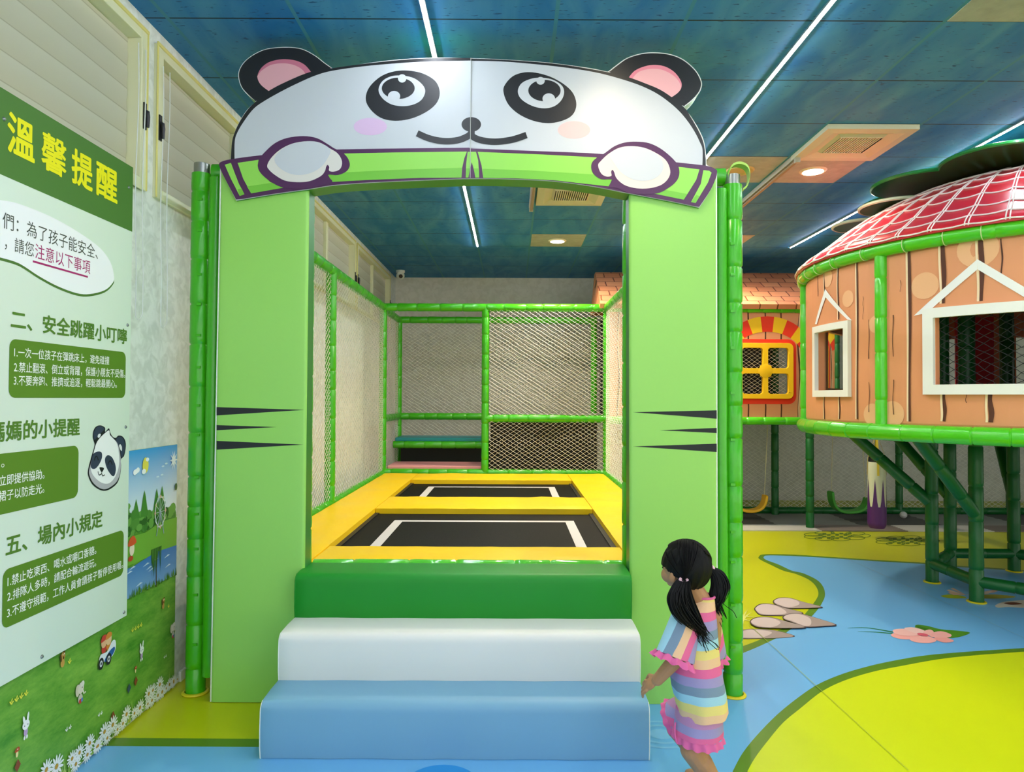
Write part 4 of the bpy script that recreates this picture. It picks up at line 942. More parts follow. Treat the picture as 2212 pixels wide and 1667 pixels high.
# torn cover curl on the right post
g = MB(); pts = [(1.06, 3.40, 2.555), (1.075, 3.39, 2.6), (1.11, 3.385, 2.615), (1.15, 3.385, 2.6), (1.165, 3.39, 2.56), (1.155, 3.395, 2.51), (1.135, 3.40, 2.49)]
pts = smooth_open(pts, 5); CURL = mat('torn_foam_cover', '#A8CF5C', 0.5)
rows = [[(p[0] * 1 + (0.012 if q else 0) * (0.3 if p[0] > 1.11 else -0.3), p[1] + (0.0 if q == 0 else 0.06), p[2] - (0.01 if q else 0)) for p in pts] for q in (0, 1)]
g.grid(rows, CURL); g.grid([[(p[0] * 0.994 + 0.006, p[1], p[2] - 0.012) for p in pts], rows[0]], CURL); o = g.build('torn_cover', cage, label='torn light green cover end')
for x in (xL, xR):
    sd = 1 if x < 0 else -1
    post(x, 5.62, 0.0, zR); post(x, yB, 0.0, zR)
    g = MB(); g.pipe([(x, 3.5, zR), (x, yB, zR)], 0.046, GREEN, 0.22); g.build('side_rail', cage)
    g = MB(); g.pipe([(x, 3.5, zD - 0.02), (x, yB, zD - 0.02)], 0.045, GREEN, 0.22); g.build('deck_rail', cage)
    g = MB(); net(g, (x + sd * 0.012, 3.52, zD + 0.0), (0, 1, 0), (0, 0, 1), yB - 3.56, zR - zD - 0.03, NETW, 0.07, 0.044, 0.002); g.build('side_net', cage, smooth=0, weld=False)
xM = at_y(1048, 900, yB).x
post(xM, yB, 0.0, zR)
g = MB(); g.pipe([(xL, yB, zR), (xR, yB, zR)], 0.046, GREEN, 0.22); g.build('back_rail', cage)
g = MB(); g.pipe([(xL, yB, 0.60), (xR, yB, 0.60)], 0.045, GREEN, 0.22); g.build('deck_rail', cage)
g = MB(); g.pipe([(-1.0, 3.535, 0.587), (0.56, 3.535, 0.587)], 0.044, mat('glossy_green_wrap', '#5CCB3A', 0.12, 0.6, bump=0.6, bscale=22, coat=0.8), 0.24); g.build('front_rail', cage)
g = MB(); g.pipe([(xM, yB, 1.22), (xR, yB, 1.22)], 0.045, GREEN, 0.2); g.build('middle_rail', cage)
g = MB(); net(g, (xM + 0.045, yB - 0.03, zD + 0.02), (1, 0, 0), (0, 0, 1), xR - xM - 0.07, zR - zD - 0.05, NETW, 0.068, 0.044, 0.0019, sag=0.03); g.build('back_net', cage, smooth=0, weld=False)

# ------------------------------------------------------------------ trampoline
tr = thing('trampoline', 'double trampoline with yellow padded surround and black mats', 'trampoline', (-0.2, 5.6, 0.5))
def pad(x0, y0, x1, y1, zt=zD, th=0.045, skew=0.0):
    g = MB(); nx = max(2, int((x1 - x0) / 0.06)); ny = max(2, int((y1 - y0) / 0.06)); rs = random.Random(int(x0 * 100 + y0 * 7))
    def q(t): e = 0.5 - abs(t - 0.5); return min(1, e / 0.06)
    def xy(i, j):
        u, v = i / nx, j / ny; return x0 + (x1 - x0) * u + skew * v * (1 if x0 < -1 else 0), y0 + (y1 - y0) * v
    rows = []
    for j in range(ny + 1):
        r_ = []
        for i in range(nx + 1):
            x, y = xy(i, j); ed = min((x - x0), (x1 - x), (y - y0), (y1 - y)); z = zt - 0.008 * (ed < 0.02) + 0.006 * math.sin(9 * x + 3 * y) * math.sin(11 * y - 2 * x) * (ed > 0.03) + rs.uniform(-.0012, .0012)
            r_.append((x, y, z))
        rows.append(r_)
    g.grid(rows, YELLOW)
    edge = [rows[0][i] for i in range(nx + 1)] + [rows[j][nx] for j in range(1, ny + 1)] + [rows[ny][i] for i in range(nx - 1, -1, -1)] + [rows[j][0] for j in range(ny - 1, 0, -1)]
    g.grid([edge, [(p[0], p[1], p[2] - th * 0.5) for p in edge], [(p[0], p[1], zt - th) for p in edge]], YELLOW, closed_u=True)
    i0 = len(g.v); g.v += [(p[0], p[1], zt - th) for p in edge]; g.ngon(range(i0, len(g.v)), YELLOW)
    g.build('edge_pad', tr)
iL, iR = -1.045, 0.625
pad(-1.42, 3.62, iL, 7.8, zD + 0.006); pad(iR, 3.62, 1.03, 7.8, zD + 0.006)
pad(iL + 0.004, 3.62, iR - 0.004, 4.0); pad(iL + 0.004, 5.34, iR - 0.004, 5.97, zD + 0.004, 0.055); pad(iL + 0.004, 7.2, iR - 0.004, 7.8, zD + 0.004, 0.055)
MATB = mat('trampoline_mat', '#070708', 0.6, 0.16, bump=0.25, bscale=160); TAPE = mat('white_tape', '#D6D2D0', 0.6); SPR = mat('black_edge_web', '#0D0E10', 0.5)
for y0, y1, lx0, lx1, ly in ((3.95, 5.36, -0.815, 0.42, 5.0), (5.95, 7.24, -0.80, 0.40, 6.92)):
    g = MB(); g.box((iL - 0.02, y0, 0.552), (iR + 0.02, y1, 0.56), MATB)
    for x in (iL + 0.012, iR - 0.012): g.box((x - 0.02, y0, 0.56), (x + 0.02, y1, 0.568), SPR)
    zt = 0.5612; w = 0.032
    g.face([(lx0 - w, y0, zt), (lx0 + w, y0, zt), (lx0 + w, ly, zt), (lx0 - w, ly, zt)], TAPE); g.face([(lx1 - w, y0, zt), (lx1 + w, y0, zt), (lx1 + w, ly, zt), (lx1 - w, ly, zt)], TAPE)
    g.face([(lx0 - w, ly, zt), (lx1 + w, ly, zt), (lx1 + w, ly + 0.06, zt), (lx0 - w, ly + 0.06, zt)], TAPE)
    g.build('jumping_mat', tr, smooth=0, weld=False)
for x in (-1.36, 0.97):
    for y in (3.75, 5.64, 7.7): g = MB(); g.box((x - 0.03, y - 0.03, 0.0), (x + 0.03, y + 0.03, 0.555), STEEL); g.build('leg', tr, smooth=0)

# ------------------------------------------------------------------ climbing bay behind the trampolines
yC = 9.0
bay = thing('climbing_bay', 'green pipe bay with pink and teal step platforms behind the trampoline', 'climbing frame', (-0.2, 8.4, 0))
for x in (xL, at_y(1283, 860, yC).x): post(x, yC, 0, zR, par=bay)
for z in (zR - 0.02, 1.21): g = MB(); g.pipe([(xL, yC, z), (xR + 0.02, yC, z)], 0.045, GREEN, 0.2); g.build('back_rail', bay)
for z in (zR - 0.02, 1.21): g = MB(); g.pipe([(xL, yB + 0.05, z), (xL, yC, z)], 0.043, GREEN, 0.2); g.build('side_rail', bay)
g = MB(); net(g, (xL, yC + 0.02, 0.05), (1, 0, 0), (0, 0, 1), xR - xL, zR - 0.08, NETW, 0.068, 0.044, 0.0018); g.build('back_net', bay, smooth=0, weld=False)
g = MB(); net(g, (xL, yB, 0.05), (0, 1, 0), (0, 0, 1), yC - yB, zR - 0.08, NETW, 0.068, 0.044, 0.0022); g.build('side_net', bay, smooth=0, weld=False)
PINK = mat('pink_vinyl', '#E79C9E', 0.45, 0.4); TEAL = mat('teal_vinyl', '#1D8C93', 0.42, 0.4); CHAR = mat('charcoal_vinyl_and_shade', '#232422', 0.6)  # charcoal covers the decks and also colours the bay's painted shade
for z, ya, yb_, M, lab in ((0.675, yB + 0.03, 8.47, PINK, 'pink step platform'), (0.965, 8.45, yC - 0.03, TEAL, 'teal step platform')):
    g = MB(); g.box((xL + 0.05, ya, z - 0.045), (xM - 0.03, yb_, z), M); o = g.build('platform', bay, label=lab, smooth=0, bevel=0.012)
    g = MB(); g.pipe([(xL + 0.03, ya + 0.01, z - 0.085), (xM - 0.01, ya + 0.01, z - 0.085)], 0.044, GREEN, 0.2); g.build('platform_rail', bay)
g = MB(); g.box((xL + 0.06, 8.49, 0.0), (xM - 0.03, 8.51, 0.63), CHAR) if False else g.box((xM + 0.03, yB + 0.06, 1.20), (xR + 0.02, yC - 0.05, 1.262), mat('platform_top_grey', '#A9A79E', 0.6)); g.build('platform', bay, label='raised grey platform', smooth=0, bevel=0.01)
g = MB(); g.box((xM + 0.03, yC - 0.1, 0.02), (xR + 0.02, yC - 0.06, 1.16), CHAR); g.box((xL + 0.05, yC - 0.1, 0.02), (xM + 0.03, yC - 0.06, 0.9), CHAR); g.build('shade_panel', bay, label='dark lower back panel', smooth=0)  # dark sheet added to stand for the shadow under the platforms

# ------------------------------------------------------------------ orange plank house at the back
ORANGE = mat('orange_plank_vinyl', '#E39868', 0.45, 0.4, bump=0.08, bscale=4, var=0.07, vscale=2.2)
PLK = '#5A3323'; PLH = '#F6D9B0'
yH = 7.86; xH0, xH1 = xR + 0.03, 3.36
zb = 1.235; ztp = 2.43
house = thing('play_house', 'orange plank play house with brick roof and yellow window at back', 'play house', ((xH0 + xH1) / 2, 8.4, 0))
def hp(px, py): p = at_y(px, py, yH); return (p.x, p.z)
cx, cz = hp(1652, 801)
hole = rrect(cx - 0.27, cz - 0.27, cx + 0.27, cz + 0.27, 0.05)
g = MB(); g.prism([(xH0, yH, zb), (xH1, yH, zb), (xH1, yH, ztp), (xH0, yH, ztp)], (0, 0.04, 0), ORANGE, holes=[[(u, yH, v) for u, v in hole]])
art = Art(g, lambda u, v, h: (u, yH - h, v), 0.0008)
rs = random.Random(11)
pl = [1.2, 1.42, 1.68, 1.9, 2.12, 2.33, hp(1616, 700)[0], hp(1653, 700)[0], hp(1687, 700)[0], hp(1725, 700)[0], 3.34]
for x in pl:
    n = 10; pts = [(x + 0.012 * math.sin(k * 0.9 + x * 9), zb + (ztp - zb) * k / n) for k in range(n + 1)]
    w = [0.012 + 0.008 * math.sin(k * 0.7 + x * 5) for k in range(n + 1)]
    if abs(x - cx) < 0.3:
        for lo, hi in ((zb, cz - 0.3), (cz + 0.3, ztp)):
            art.add(stroke([(x, lo), (x + 0.004, (lo + hi) / 2), (x, hi)], 0.016), PLK, 1)
    else:
        art.add(stroke([(a + 0.012, b) for a, b in pts], 0.012), PLH, 1); art.add(stroke(pts, w), PLK, 2)
for q in range(9):
    x, z = rs.uniform(1.3, 3.25), rs.uniform(1.3, 2.35)
    if abs(x - cx) > 0.4: art.add(stroke([(x, z), (x + 0.006, z + 0.06), (x, z + 0.13)], [0.002, 0.008, 0.002]), '#8A5236', 2)
# pink bow shape seen through the net, arch of red and yellow bricks
n = 9; r0, r1 = hp(1655, 705), 0
for k in range(9):
    a0 = PI * (0.92 - 0.84 * k / 9); a1 = PI * (0.92 - 0.84 * (k + 1) / 9)
    ex, ez, rx, rz = cx + 0.03, cz + 0.16, 0.53, 0.46
    q = [(ex + rx * s_ * math.cos(a), ez + rz * s2 * math.sin(a)) for a, s_, s2 in ((a0, 1, 1), ((a0 + a1) / 2, 1, 1), (a1, 1, 1), (a1, 0.74, 0.62), ((a0 + a1) / 2, 0.74, 0.62), (a0, 0.74, 0.62))]
    art.add(q, '#EE3A1E' if k % 2 == 0 else '#FBC81E', 3)
art.add(rrect(cx - 0.355, cz - 0.375, cx + 0.355, cz + 0.36, 0.09), '#EE3A1E', 4, [hole])
g.build('wall_panel', house, smooth=0, weld=False)
YW = mat('yellow_window_plastic', '#F6C21A', 0.35)
g = MB(); y_ = yH - 0.03
holes = [rrect(cx + sx * 0.145 - 0.115, cz + sz * 0.145 - 0.115, cx + sx * 0.145 + 0.115, cz + sz * 0.145 + 0.115, 0.03) for sx in (-1, 1) for sz in (-1, 1)]
g.prism([(u, y_, v) for u, v in rrect(cx - 0.315, cz - 0.315, cx + 0.315, cz + 0.315, 0.06)], (0, 0.05, 0), YW, holes=[[(u, y_, v) for u, v in h] for h in holes])
w_ = g.build('window_frame', house, label='yellow plastic window frame', bevel=0.012)
g = MB(); g.lathe([(0.0, -0.006), (0.06, -0.005), (0.085, 0.0)], (cx, y_ - 0.0, cz), YW, 8, 'y'); g.build('centre_boss', w_)
g = MB(); net(g, (cx - 0.26, yH + 0.05, cz - 0.26), (1, 0, 0), (0, 0, 1), 0.52, 0.52, NETW, 0.062, 0.042, 0.0024); g.build('window_net', house, smooth=0, weld=False)
for z, nm in ((2.475, 'eave_rail'), (1.205, 'floor_rail')): g = MB(); g.pipe([(xH0 - 0.02, yH, z), (xH1, yH, z)], 0.045, TOWER_GREEN, 0.2); g.build(nm, house)
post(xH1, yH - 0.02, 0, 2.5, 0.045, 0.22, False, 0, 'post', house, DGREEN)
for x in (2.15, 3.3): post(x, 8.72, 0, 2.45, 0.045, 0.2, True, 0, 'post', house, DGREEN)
g = MB(); g.box((xH0, yH + 0.05, 1.17), (xH1, 8.75, 1.225), CHAR); g.build('floor_deck', house, smooth=0)
g = MB(); g.box((xH0, 8.74, 1.23), (xH1, 8.78, 2.45), CHAR); g.build('rear_panel', house, smooth=0)
def brick_material(name):
    M = bpy.data.materials.new(name); M.use_nodes = True
    nt = M.node_tree; N = nt.nodes; L = nt.links; b = N['Principled BSDF']; b.inputs['Roughness'].default_value = 0.5
    tc = N.new('ShaderNodeTexCoord'); sep = N.new('ShaderNodeSeparateXYZ'); L.new(tc.outputs['Object'], sep.inputs[0])
    ad = N.new('ShaderNodeMath'); ad.operation = 'ADD'; L.new(sep.outputs[2], ad.inputs[0]); L.new(sep.outputs[1], ad.inputs[1])
    cb = N.new('ShaderNodeCombineXYZ'); L.new(sep.outputs[0], cb.inputs[0]); L.new(ad.outputs[0], cb.inputs[1])
    ns = N.new('ShaderNodeTexNoise'); ns.inputs['Scale'].default_value = 5; L.new(tc.outputs['Object'], ns.inputs['Vector'])
    mx = N.new('ShaderNodeMix'); mx.data_type = 'VECTOR'; mx.inputs[0].default_value = 0.035; L.new(cb.outputs[0], mx.inputs[4]); L.new(ns.outputs['Color'], mx.inputs[5])
    br = N.new('ShaderNodeTexBrick'); br.inputs['Scale'].default_value = 1; br.inputs['Brick Width'].default_value = 0.2; br.inputs['Row Height'].default_value = 0.19; br.inputs['Mortar Size'].default_value = 0.007
    br.inputs['Color1'].default_value = rgb('#E49A6C'); br.inputs['Color2'].default_value = rgb('#D5845A'); br.inputs['Mortar'].default_value = rgb('#7A3E26')
    L.new(mx.outputs[1], br.inputs['Vector']); L.new(br.outputs['Color'], b.inputs['Base Color']); return M
BR = brick_material('orange_brick_roof')
g = MB(); ys_, yt_ = yH - 0.09, 8.62; z0_, z1_ = 2.515, 3.02; xa, xb_ = 0.985, 3.4
g.prism([(xa, ys_, z0_), (xb_, ys_, z0_), (xb_ + 0.12, yt_, z1_), (xa + 0.05, yt_, z1_)], (0, 0.03, -0.05), BR)
g.face([(xa, ys_ + 0.03, z0_ - 0.02), (xa + 0.05, yt_, z1_), (xa + 0.05, 8.75, z1_), (xa, 8.75, z0_ - 0.02)], BR); g.face([(xa + 0.05, yt_, z1_), (xb_ + 0.12, yt_, z1_), (xb_ + 0.12, 8.75, z1_), (xa + 0.05, 8.75, z1_)], BR)
g.face([(xa, 8.75, z0_ - 0.02), (xb_, 8.75, z0_ - 0.02), (xb_ + .12, 8.75, z1_), (xa + 0.05, 8.75, z1_)], BR)
g.build('brick_roof', house, smooth=0)

# ------------------------------------------------------------------ round tower
TX, TY, TR = 3.99, 5.27, 1.62; TZ0, TZ1 = 1.262, 2.44
tower = thing('round_play_tower', 'round orange plank play house with red roof raised on green legs', 'play house', (TX, TY, 0))
TA0 = math.atan2(4.665 - TY, 2.487 - TX)
def cp(a, z, R=TR): return (TX + R * math.cos(a), TY + R * math.sin(a), z)
w1 = [at_cyl(1763, 770, TX, TY, TR), at_cyl(1839, 770, TX, TY, TR), at_cyl(1836, 692, TX, TY, TR), at_cyl(1836, 857, TX, TY, TR)]
w2 = [at_cyl(1998, 770, TX, TY, TR), None, at_cyl(2060, 662, TX, TY, TR), at_cyl(2060, 852, TX, TY, TR)]
nrm = lambda a: a % (2 * PI)
a1a, a1b = nrm(w1[0][0]), nrm(w1[1][0]); a2a = nrm(w2[0][0]); a2b = a2a + 0.60
z1t, z1b = w1[2][1], w1[3][1]; z2t, z2b = w2[2][1], w2[3][1]
print('WIN', [round(math.degrees(q), 1) for q in (a1a, a1b, a2a, a2b)], z1t, z1b, z2t, z2b, math.degrees(nrm(TA0)))
fw = 0.03
wins = [(min(a1a, a1b) + fw, max(a1a, a1b) - fw, z1b + 0.045, z1t - 0.045), (a2a + 0.04, a2b - 0.04, z2b + 0.055, z2t - 0.055)]
for k in range(4): c = nrm(TA0 + PI / 4 * (k + 3) + PI / 8); wins.append((c - 0.25, c + 0.25, 1.55, 2.05))
angs = sorted({2 * PI * k / 120 for k in range(120)} | {q for w in wins for q in w[:2]})
zzs = sorted({TZ0, TZ1, 1.3, 2.4} | {q for w in wins for q in w[2:]})
def inwin(a, z): return any(w[0] - 1e-6 < a < w[1] + 1e-6 and w[2] - 1e-6 < z < w[3] + 1e-6 for w in wins)
g = MB()
for R, sgn in ((TR, 1), (TR - 0.05, -1)):
    puff = lambda z: -0.012 if (z in (TZ0, TZ1)) else 0
    for i in range(len(angs)):
        a, b = angs[i], angs[(i + 1) % len(angs)] + (2 * PI if i == len(angs) - 1 else 0)
        for z, zz in zip(zzs, zzs[1:]):
            if inwin((a + b) / 2, (z + zz) / 2): continue
            g.face([cp(a, z, R + puff(z)), cp(b, z, R + puff(z)), cp(b, zz, R + puff(zz)), cp(a, zz, R + puff(zz))], ORANGE)
for w in wins:
    for z in w[2:]:
        n = 8
        for k in range(n):
            a, b = w[0] + (w[1] - w[0]) * k / n, w[0] + (w[1] - w[0]) * (k + 1) / n; g.face([cp(a, z), cp(b, z), cp(b, z, TR - 0.05), cp(a, z, TR - 0.05)], ORANGE)
    for a in w[:2]: g.face([cp(a, w[2]), cp(a, w[3]), cp(a, w[3], TR - 0.05), cp(a, w[2], TR - 0.05)], ORANGE)
art = Art(g, lambda a, z, h: cp(a, z, TR + 0.002 + h), 0.0009)
def dl_(px, y0, y1, w0, w1, hl=True):
    """plank joint drawn down the drum"""
    n = 12; pts = []; zs0 = at_cyl(px, y0, TX, TY, TR)[1]; zs1 = at_cyl(px, y1, TX, TY, TR)[1]; a = nrm(at_cyl(px, 800, TX, TY, TR)[0])
    for k in range(n + 1): pts.append((a + 0.0022 * math.sin(k * 0.5 + px), zs0 + (zs1 - zs0) * k / n))
    W_ = [(w0 + (w1 - w0) * k / n) * (0.88 + 0.12 * math.sin(k * 0.6 + px)) / TR for k in range(n + 1)]
    if hl: art.add(stroke([(q[0] - W_[k] * 0.9, q[1]) for k, q in enumerate(pts)], 0.008), PLH, 1)
    art.add(stroke(pts, W_), PLK, 2)
for px, y0, y1, w0, w1 in ((1853, 560, 905, .014, .016), (1812, 570, 690, .012, .014), (1814, 857, 905, .012, .014), (1781, 857, 905, .012, .014), (1782, 585, 640, .01, .012), (1966, 528, 910, .022, .016), (2040, 520, 655, .03, .022), (2040, 852, 910, .02, .022), (2122, 505, 650, .032, .022), (2140, 852, 912, .026, .03), (2166, 515, 590, .008, .01), (1768, 590, 640, .008, .01), (1866, 640, 660, .004, .003), (1866, 660, 690, .003, .004), (1878, 690, 775, .004, .007), (1878, 825, 890, .004, .006), (1930, 680, 770, .007, .004), (1947, 605, 630, .004, .003), (1930, 820, 895, .005, .006), (2087, 852, 870, .003, .004)):
    dl_(px, y0, y1, w0, w1, w0 > 0.009)
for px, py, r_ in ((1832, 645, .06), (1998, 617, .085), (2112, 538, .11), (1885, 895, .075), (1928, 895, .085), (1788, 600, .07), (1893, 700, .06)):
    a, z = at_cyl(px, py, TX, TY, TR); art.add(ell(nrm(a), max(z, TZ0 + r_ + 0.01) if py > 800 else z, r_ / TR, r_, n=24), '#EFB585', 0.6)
def chev(pts, w):
    P_ = [(nrm(at_cyl(px, py, TX, TY, TR)[0]), at_cyl(px, py, TX, TY, TR)[1]) for px, py in pts]; P_ = P_ + [(P_[0][0], P_[0][1])]
def quad(pts, c, l):
    # subdivide long edges so that the print follows the curve
    P_ = [(nrm(at_cyl(px, py, TX, TY, TR)[0]), at_cyl(px, py, TX, TY, TR)[1]) for px, py in pts]; (a, b, c_, d) = P_
    n = 8
    for k in range(n):
        L0 = [(a[i] + (b[i] - a[i]) * k / n) for i in (0, 1)]; L1 = [(a[i] + (b[i] - a[i]) * (k + 1) / n) for i in (0, 1)]; R0 = [(d[i] + (c_[i] - d[i]) * k / n) for i in (0, 1)]; R1 = [(d[i] + (c_[i] - d[i]) * (k + 1) / n) for i in (0, 1)]
        art.add([L0, L1, R1, R0], c, l)
CHV = flat('#F2F0EC')
quad([(1762, 700), (1784, 624), (1785, 642), (1766, 700)], CHV, 4); quad([(1784, 624), (1842, 692), (1832, 690), (1785, 642)], CHV, 4)
quad([(1975, 682), (2112, 560), (2112, 582), (2003, 676)], CHV, 4); 
_pl = [(nrm(at_cyl(px, py, TX, TY, TR)[0]), at_cyl(px, py, TX, TY, TR)[1]) for px, py in ((1975, 682), (2112, 560), (2112, 582), (2003, 676))]; _c = _pl[1][0]
_pm = [(2 * _c - a_, z_) for a_, z_ in _pl]
for k in range(8):
    lp = lambda p_, q_, t_: (p_[0] + (q_[0] - p_[0]) * t_, p_[1] + (q_[1] - p_[1]) * t_)
    art.add([lp(_pm[0], _pm[1], k / 8), lp(_pm[0], _pm[1], (k + 1) / 8), lp(_pm[3], _pm[2], (k + 1) / 8), lp(_pm[3], _pm[2], k / 8)], CHV, 4)
for k in range(26):     # plank joints around the rest of the drum
    a_ = a2b + 0.09 + k * 0.155
    if a_ > a1a + 2 * PI - 0.1: break
    if any(w[0] - 0.02 < a_ % (2 * PI) < w[1] + 0.02 for w in wins): continue
    pts_ = [(a_ + 0.002 * math.sin(q * 0.5 + k), TZ0 + 0.01 + (TZ1 - TZ0 - 0.02) * q / 10) for q in range(11)]
    art.add(stroke([(q[0] - 0.009, q[1]) for q in pts_], 0.007), PLH, 1); art.add(stroke(pts_, 0.011), PLK, 2)
g.build('drum_wall', tower, weld=False, smooth=30)
WF = mat('white_padded_frame', '#F0EEE6', 0.45)
wa1, wb1 = min(a1a, a1b), max(a1a, a1b)
for (a, b, zb_, zt_, t_) in ((wa1, wb1, z1b, z1t, 0.05), (a2a, a2b, z2b, z2t, 0.062)):
    g = MB(); da = t_ / TR; n = 10
    def bar(p, q, zl, zh):
        for R0, R1 in ((TR + 0.03, None),):
            for k in range(n):
                u, v = p + (q - p) * k / n, p + (q - p) * (k + 1) / n
                g.face([cp(u, zl, TR + .03), cp(v, zl, TR + .03), cp(v, zh, TR + .03), cp(u, zh, TR + .03)], WF); g.face([cp(u, zl, TR), cp(v, zl, TR), cp(v, zl, TR + .03), cp(u, zl, TR + .03)], WF); g.face([cp(u, zh, TR), cp(v, zh, TR), cp(v, zh, TR + .03), cp(u, zh, TR + .03)], WF)
            for u in (p, q): g.face([cp(u, zl, TR), cp(u, zh, TR), cp(u, zh, TR + .03), cp(u, zl, TR + .03)], WF)
    bar(a, b, zb_, zb_ + t_); bar(a, b, zt_ - t_, zt_); bar(a, a + da, zb_ + t_, zt_ - t_); bar(b - da, b, zb_ + t_, zt_ - t_)
    g.build('window_frame', tower, label='white padded window frame', bevel=0.008, segs=2)
# black net in the big window, clear pane in the narrow one
g = MB(); c_ = (a2a + a2b) / 2; U = Vector((-math.sin(c_), math.cos(c_), 0)); half = (a2b - a2a) / 2 * TR
net(g, Vector(cp(c_, z2b + 0.03, TR - 0.1)) - U * (half + 0.03), U, (0, 0, 1), 2 * half + 0.06, z2t - z2b - 0.06, NETB, 0.075, 0.05, 0.0022); g.build('window_net', tower, smooth=0, weld=False)
g = MB(); n = 10
PANE = mat('clear_acrylic', '#E8EFEA', 0.04, 0.5)
_b = PANE.node_tree.nodes['Principled BSDF']; _b.inputs['Transmission Weight'].default_value = 1.0; _b.inputs['IOR'].default_value = 1.05
rows = [[cp(wa1 + (wb1 - wa1) * k / n, z, TR - 0.045) for k in range(n + 1)] for z in (z1b + 0.02, z1t - 0.02)]; g.grid(rows, PANE); g.build('window_pane', tower)
# rings, posts
for z, r_, nm in ((2.455, 0.048, 'eave_ring'), (1.235, 0.056, 'floor_ring')):
    g = MB(); g.pipe([cp(2 * PI * k / 96, z, TR + 0.02) for k in range(96)], r_, TOWER_GREEN, 0.24, 14, closed=True)
    if nm == 'eave_ring':
        for k in range(40):
            a = 2 * PI * k / 40 + 0.03 * math.sin(k * 5); g.lathe([(0.0505, -0.004), (0.0515, 0), (0.0505, 0.004)], (0, 0, 0), WHITE, 12, 'y') if False else None
            c0 = Vector(cp(a, z, TR + 0.02)); e1 = Vector((math.cos(a), math.sin(a), 0)); e2 = Vector((0, 0, 1))
            g.tube([c0 + (e1 * math.cos(t_) + e2 * math.sin(t_)) * 0.05 for t_ in (2 * PI * q / 14 for q in range(14))], 0.003, mat('cable_tie', '#C9D89A', 0.5), 5, closed=True)
    g.build(nm, tower)
for k in range(8):
    a = TA0 + PI / 4 * k; post(*cp(a, 0, TR + 0.005)[:2], TZ0 - 0.02, 2.45, 0.04, 0.28, False, 0, 'wall_post', tower, TOWER_GREEN)
g = MB(); g.lathe([(0.0, 1.19), (TR - 0.04, 1.19), (TR - 0.04, 1.25), (0.0, 1.25)], (TX, TY, 0), CHAR, 64); g.build('floor_deck', tower)
# legs, braces, hoop
RL = 0.70
for k in range(8):
    a = TA0 + PI / 4 * k; x, y, _z = cp(a, 0, RL)
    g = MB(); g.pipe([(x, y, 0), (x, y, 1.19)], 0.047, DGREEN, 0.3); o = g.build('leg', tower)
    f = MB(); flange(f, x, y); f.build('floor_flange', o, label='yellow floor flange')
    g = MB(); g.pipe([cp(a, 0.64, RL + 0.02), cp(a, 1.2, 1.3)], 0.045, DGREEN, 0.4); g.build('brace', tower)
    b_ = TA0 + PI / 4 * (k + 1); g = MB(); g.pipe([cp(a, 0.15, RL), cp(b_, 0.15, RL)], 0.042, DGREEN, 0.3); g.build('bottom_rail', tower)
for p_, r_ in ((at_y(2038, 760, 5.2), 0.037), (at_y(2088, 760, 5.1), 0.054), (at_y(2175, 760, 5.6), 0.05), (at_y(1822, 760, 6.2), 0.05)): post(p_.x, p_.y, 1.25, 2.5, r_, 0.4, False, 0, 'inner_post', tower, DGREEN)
# coloured play panels inside
RED, YEL = mat('red_vinyl', '#C8323C', 0.4), mat('bright_yellow_vinyl', '#EFC42A', 0.4)
for a, M, z0_, z1_, lab in ((0.55, RED, 1.28, 2.3, 'red inner panel'), (0.75, YEL, 1.28, 2.05, 'yellow inner panel'), (1.25, RED, 1.5, 2.25, 'red inner panel')):
    c0 = Vector(cp(a, 0, TR - 0.12)); U = Vector((-math.sin(a), math.cos(a), 0)); N_ = Vector((math.cos(a), math.sin(a), 0)); g = MB()
    q = [c0 - U * 0.16, c0 + U * 0.16]; g.prism([(q[0].x, q[0].y, z0_), (q[1].x, q[1].y, z0_), (q[1].x, q[1].y, z1_), (q[0].x, q[0].y, z1_)], N_ * 0.03, M); g.build('inner_panel', tower, label=lab, smooth=0)
# red tiled roof
RT = mat('red_roof_vinyl', '#C91F31', 0.3, 0.5, coat=0.3); RT2 = mat('red_roof_deep', '#A81526', 0.32, 0.5, coat=0.3); GROUT = mat('white_roof_line', '#F0E4DE', 0.45)
prof = [(TR + 0.075, 2.485), (TR + 0.06, 2.53), (1.52, 2.64), (1.34, 2.78), (1.14, 2.90), (0.92, 3.0), (0.68, 3.07), (0.42, 3.11), (0.0, 3.14)]
prof_s = smooth_open(prof, 4)
g = MB(); g.lathe([(TR - 0.02, 2.48)] + prof_s, (TX, TY, 0), RT, 96); 
def rp(a, s):   # s along profile 0..1
    k = min(int(s * (len(prof_s) - 1)), len(prof_s) - 2); f = s * (len(prof_s) - 1) - k
    R = prof_s[k][0] + (prof_s[k + 1][0] - prof_s[k][0]) * f; z = prof_s[k][1] + (prof_s[k + 1][1] - prof_s[k][1]) * f
    d = Vector((prof_s[k + 1][0] - prof_s[k][0], 0, prof_s[k + 1][1] - prof_s[k][1])).normalized(); nr, nz = d.z, -d.x
    return Vector((TX + R * math.cos(a), TY + R * math.sin(a), z)), Vector((nr * math.cos(a), nr * math.sin(a), nz))
NC = 52
rowsS = [0.06, 0.16, 0.25, 0.34, 0.43, 0.52, 0.61, 0.7]
for ri in range(len(rowsS) - 1):
    for k in range(NC):
        a = 2 * PI * k / NC; pts = []
        for q in range(7):      # scalloped lower edge of every tile
            t_ = q / 6; s_ = rowsS[ri] - 0.018 * math.sin(PI * t_) + 0.012; p, n_ = rp(a + 2 * PI / NC * t_, s_); pts.append(p + n_ * 0.004)
        g.tube(pts, 0.005, GROUT, 5)
